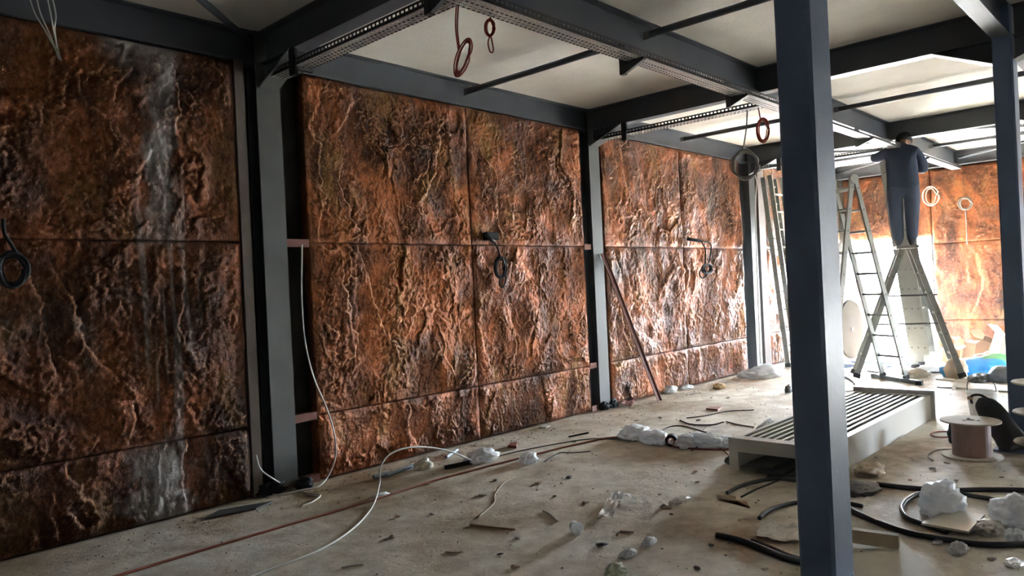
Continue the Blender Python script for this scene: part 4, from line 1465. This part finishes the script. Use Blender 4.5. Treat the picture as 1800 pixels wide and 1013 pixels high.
L(1762, 671, 0.18, 0.16, 0.13, 'grey rounded bag in front of the green sack', GREYSTEEL, 'sack', 'sack', seed=67, crumple=False, amp=0.12)
L(1722, 671, 0.16, 0.10, 0.06, 'low grey rag before the blue sack', GREYSTEEL, 'rag', 'rag', seed=68)
slab('plank', 'pale plank lying on the floor before the far heap', 'plank', [fl(*q) for q in ((1680, 684), (1775, 691), (1778, 681), (1690, 676))], 0.001, 0.02, PALEWOOD)
slab('plank', 'short grey board left of the pale plank', 'plank', [fl(*q) for q in ((1647, 682), (1673, 683), (1674, 680), (1650, 679))], 0.001, 0.012, GREYSTEEL)
slab('plank', 'thin board beside the brown sack foot', 'plank', [fl(*q) for q in ((1645, 668), (1676, 671), (1680, 668), (1650, 665))], 0.001, 0.012, PALEWOOD)
for i, (a, c, lab) in enumerate((((1440, 635), (1612, 643), 'long steel tube on the floor before the big drum'), ((1440, 641), (1600, 648), 'nearer long steel tube on the floor before the big drum'))):
    A_, C_ = fl(*a, 0.04), fl(*c, 0.04)
    tag(MB().bar(A_, C_, 0.07, 0.07, (0, 0, 1)).build('steel_tube', COLSTEEL), lab, 'steel tube', 'steel tubes by the drum')
rng = random.Random(5)
for i, (px, py, w, d, h) in enumerate(((1650, 650, .18, .12, .05), (1630, 655, .16, .10, .05), (1610, 664, .14, .10, .07), (1580, 655, .20, .10, .05), (1530, 652, .22, .10, .05), (1500, 655, .16, .10, .04), (1483, 645, .16, .10, .05), (1566, 664, .12, .08, .04))):
    lab = ('white film scrap right of the upright ladder foot', 'white film scrap beside the upright ladder foot', 'yellowish paper wad on the stabiliser bar', 'white scrap behind the stabiliser bar',
           'white film scrap among the ladder feet', 'flat white scrap left of the ladder feet', 'white scrap just right of the foreground column far off', 'small white scrap at the tall ladder foot')[i]
    L(px, py, w, d, h, lab, FILM if i != 2 else PALEWOOD, 'plastic_scrap', 'plastic scrap', 70 + i, rng.random() * 3)
for i, pts in enumerate(([(1470, 655), (1500, 648), (1540, 654), (1580, 650), (1620, 655), (1660, 648)], [(1480, 662), (1490, 665), (1500, 672), (1502, 676)], [(1620, 640), (1650, 646), (1668, 652), (1640, 655), (1625, 650)])):
    cable('cable', ('black cable snaking across the floor among the ladder feet', 'dark cable end at the far left ladder foot', 'dark cable loop before the bright doorway')[i], 'cable', fpath(pts, 0.012), 0.012, HOSE)
sheet('white_sheet', 'white plastic sheet flat on the floor beyond the louvred unit', 'plastic sheet', [fl(*q) for q in ((1480, 690), (1580, 683), (1560, 676), (1485, 680))], 0.002, FILM, 5, 0.012, 14)

# ------------------------------------------------------------------ hanging coils and wires
def coil_on(fn, cx_, cy_, rx, ry, turns, r, m, name, label, strand=None, jitter=2.0, seed=0, tilt=0.0, n=6):
    rg = random.Random(seed)
    pts = []
    for k in range(int(turns * 14)):
        a = k / 14 * 2 * math.pi
        tn = k // 14
        e = 1 + 0.14 * math.sin(tn * 2.4 + seed) + 0.02 * rg.uniform(-1, 1)
        x, y = rx * math.cos(a) * e * (1 + 0.25 * math.sin(tn * 1.7 + seed * 2)), ry * math.sin(a) * e + ry * 0.10 * math.sin(tn * 3.1)
        pts.append(fn(cx_ + x * math.cos(tilt) - y * math.sin(tilt), cy_ + x * math.sin(tilt) + y * math.cos(tilt), 0.006 * math.sin(a * 0.7 + seed)))
    t = thing(name, label, 'cable coil', pts[0])
    under(MB().tube(pts, r, n, smooth=3).build('loops', m, smooth=True), t)
    for s in strand or ():
        under(MB().tube([fn(x, y, 0) for x, y in s], r, n).build('strand', m, smooth=True), t)
    return t


def fx(X):
    return lambda x, y, o=0: onx(x, y, X + o)


def fy(Y):
    return lambda x, y, o=0: ony(x, y, Y + o)


coil_on(fx(3.0), 814, 101, 9, 31, 6, 0.0045, REDWIRE, 'wire_coil', 'larger hanging red wire coil below the tray junction', [[(802, 8), (801, 50), (806, 90)], [(806, 6), (804, 50), (808, 86)]], seed=1, tilt=0.32)
coil_on(fx(3.25), 861, 49, 7, 14, 4, 0.0045, REDWIRE, 'wire_coil', 'smaller hanging red wire loop right of the larger red coil', [[(861, 18), (862, 30), (863, 36)], [(862, 62), (858, 75), (861, 90), (866, 92), (867, 84), (863, 64)]], seed=2)
coil_on(fx(6.80), 1341, 229, 10, 19, 5, 0.006, REDWIRE, 'wire_coil', 'red wire coil hanging from the tray beside the foreground column', [[(1333, 190), (1335, 200), (1337, 212)]], seed=3)
coil_on(fx(6.85), 1310, 290, 23, 25, 4, 0.008, GREYWIRE, 'wire_coil', 'round grey cable coil hanging above the third wall column', [[(1314, 182), (1312, 225), (1306, 265)]], seed=4)
cable('cable', 'pale cable looping down the third wall column', 'cable', [ony(x, y, 4.97) for x, y in ((1372, 285), (1340, 292), (1325, 300), (1330, 320), (1328, 360), (1330, 450), (1334, 560), (1337, 640))], 0.010, WHITEWIRE)
for i, pts in enumerate(([(62, -20), (70, 20), (88, 62), (104, 104)], [(80, -20), (90, 30), (96, 62), (107, 106)], [(48, -20), (60, 20), (80, 55), (106, 102)], [(88, -20), (98, 25), (96, 50), (100, 85)])):
    o = cable('wire', ('leftmost pale wire of the bunch hanging at the top left', 'second pale wire of the bunch hanging at the top left', 'third pale wire of the bunch hanging at the top left', 'shortest pale wire of the bunch hanging at the top left')[(1, 2, 0, 3)[i]],
              'wire', [onx(x, y, 1.10 + 0.006 * i) for x, y in pts], 0.0035, WHITEWIRE, 'wires hanging at the top left')
coil_on(fy(4.93), 22, 474, 26, 28, 5, 0.011, BLACK, 'wire_coil', 'black cable coil hanging on the near dark panel at the left edge', [[(5, 385), (8, 410), (20, 430), (30, 448)]], seed=5)
BXP = ony(861, 416, 5.03)
t = thing('socket_box', 'black recessed socket opening in the panels with a cable hanging out', 'socket box', BXP)
under(MB().box(BXP.x - 0.075, BXP.x + 0.075, 4.985, 5.06, BXP.z - 0.037, BXP.z + 0.037).build('box', BLACK), t)
p0, p1 = ony(853, 413, 4.97), ony(869, 426, 4.93)
under(MB().tube([p0, p1], 0.018, 12).build('corrugated_sleeve', HOSE, smooth=True), t)
coil_on(fy(4.93), 880, 470, 8, 17, 6, 0.0075, BLACK, 'wire_coil', 'black cable coil hanging below the socket opening in the second bay', [[(869, 426), (876, 440), (881, 458)], [(888, 478), (890, 490), (884, 505), (878, 498), (882, 484)], [(884, 470), (889, 485), (887, 500), (881, 503)]], seed=6)
t = thing('conduit_stub', 'grey-black sleeve poking out of the third bay panels', 'conduit', ony(1210, 421, 5.0))
under(MB().tube([ony(1208, 420, 4.99), ony(1233, 424, 4.86)], 0.022, 12).build('sleeve', HOSE, smooth=True), t)
coil_on(fy(4.865), 1243, 473, 7, 8, 4, 0.010, BLACK, 'wire_coil', 'pair of black cable loops hanging in the third bay', [[(1233, 424), (1240, 440), (1240, 465)], [(1233, 424), (1248, 428), (1250, 440), (1246, 462)],
        [(1236 + 6 * math.cos(a), 481 + 8 * math.sin(a)) for a in [k * 0.6 for k in range(12)]]], seed=7)
coil_on(fx(14.52), 1636, 345, 13, 15, 3, 0.007, PALEWOOD, 'wire_coil', 'pale cable ring hanging on the far wall right of the man', seed=8, n=6)
coil_on(fx(14.52), 1697, 358, 10, 10, 3, 0.008, GREYWIRE, 'wire_coil', 'grey cable ring hanging on the far wall near the right column', [[(1697, 369), (1699, 400), (1700, 430)]], seed=9)

# ------------------------------------------------------------------ loose chips and crumbs
rng = random.Random(21)
protos = []
for k in range(6):
    bm = bmesh.new()
    bmesh.ops.create_icosphere(bm, subdivisions=1, radius=1.0)
    for v in bm.verts:
        v.co *= 0.7 + 0.6 * rng.random()
        v.co.z = v.co.z * 0.35 + 0.28
    me = bpy.data.meshes.new('plaster_chip')
    bm.to_mesh(me)
    bm.free()
    me.materials.append((MORTAR, CARD, MORTAR, GREYSTEEL, PALECARD, STRIPM)[k])
    protos.append(me)
vs, fs = [], []
for i in range(2600):
    x = rng.uniform(1.2, 13.5)
    y = rng.uniform(0.6, 4.98)
    if rng.random() < 0.35:
        y = 4.98 - abs(rng.gauss(0, 0.25))
    if 4.9 < x < 7.9 and 1.85 < y < 2.75:
        continue
    s = rng.choice((0.003, 0.004, 0.004, 0.005, 0.006, 0.009))
    q = len(vs)
    a = rng.random() * 6
    for dx_, dy_, dz_ in ((1, 0, 0), (-0.6, 0.9, 0), (-0.5, -0.9, 0), (0.1, 0, 0.9)):
        vs.append((x + s * (dx_ * math.cos(a) - dy_ * math.sin(a)), y + s * (dx_ * math.sin(a) + dy_ * math.cos(a)), s * dz_ + 0.0005))
    fs += [(q, q + 1, q + 3), (q + 1, q + 2, q + 3), (q + 2, q, q + 3), (q, q + 2, q + 1)]
o = MB().add(vs, fs).build('floor_crumbs', CRUMB)
tag(o, 'fine crumbs and grit scattered over the concrete floor', 'grit', kind='stuff')
spots = [(690, 945), (752, 852), (848, 872), (871, 845), (947, 850), (975, 873), (1030, 885), (1060, 905), (1100, 935), (1058, 960), (1175, 893), (1180, 905), (1160, 870), (1222, 830), (1226, 848), (1010, 778),
         (1120, 740), (1160, 735), (1320, 770), (1280, 700), (1250, 700), (1228, 740), (905, 998), (880, 975), (760, 905), (700, 910), (910, 947), (1000, 840), (1300, 915), (1225, 1000), (1345, 1000), (1560, 990),
         (1665, 815), (1640, 825), (1680, 845), (1760, 840), (1745, 985), (1600, 845), (1540, 805), (1250, 960)]
chip_labels = ['small grey-beige chip on the floor right of the looping white cable',
    'small brown chip on the floor left of the red cord',
    'small pale grey chip on the floor in front of the red cord',
    'small dark grey chip on the floor right of the red cord',
    'small tan chip on the floor right of the white bag by the red cord',
    'small taupe chip on the floor left of the silver film strip',
    'small grey-beige chip on the floor left of the silver film strip',
    'small brown chip on the floor in front of the silver film strip',
    'small pale grey chip on the floor left of the twisted white scrap',
    'small dark grey chip on the floor in front of the plastic cup',
    'small tan chip on the floor right of the silver film strip',
    'small taupe chip on the floor beyond the twisted white scrap',
    'small grey-beige chip on the floor right of the silver film strip',
    'small brown chip on the floor left of the louvred unit',
    'small pale grey chip on the floor beyond the brown cardboard scrap',
    'small dark grey chip on the floor in front of the second wall column',
    'small tan chip on the floor right of the second wall column',
    'small taupe chip on the floor left of the thin black wire',
    'small grey-beige chip on the floor beyond the louvred unit',
    'small brown chip on the floor in front of the ochre foam lump',
    'small pale grey chip on the floor in front of the ochre foam lump',
    'small dark grey chip on the floor beyond the thin black wire',
    'small tan chip on the floor in front of the brown stick',
    'small taupe chip on the floor in front of the brown stick',
    'small grey-beige chip on the floor left of the brown stick',
    'small brown chip on the floor right of the looping white cable',
    'small pale grey chip on the floor right of the brown stick',
    'small dark grey chip on the floor beyond the silver film strip',
    'small tan chip on the floor in front of the brown cardboard scrap',
    'small taupe chip on the floor in front of the twisted white scrap',
    'small grey-beige chip on the floor in front of the clear plastic sheet',
    'small brown chip on the floor right of the foreground column',
    'small pale grey chip on the floor in front of the pink cable reel',
    'small dark grey chip on the floor left of the pink cable reel',
    'small tan chip on the floor in front of the pink cable reel',
    'small taupe chip on the floor in front of the pink cable reel',
    'small grey-beige chip on the floor in front of the beige tile',
    'small brown chip on the floor left of the pink cable reel',
    'small pale grey chip on the floor left of the pink cable reel',
    'small dark grey chip on the floor right of the twisted white scrap']
for i, (px, py) in enumerate(spots):
    o = bpy.data.objects.new('plaster_chip', protos[i % 6])
    o.location = fl(px, py, 0.0)
    s = rng.uniform(0.011, 0.025)
    o.scale = (s * rng.uniform(0.8, 1.8), s, s)
    o.rotation_euler = (0, 0, rng.random() * 6)
    COL.objects.link(o)
    tag(o, chip_labels[i], 'chip', 'loose chips on the floor')
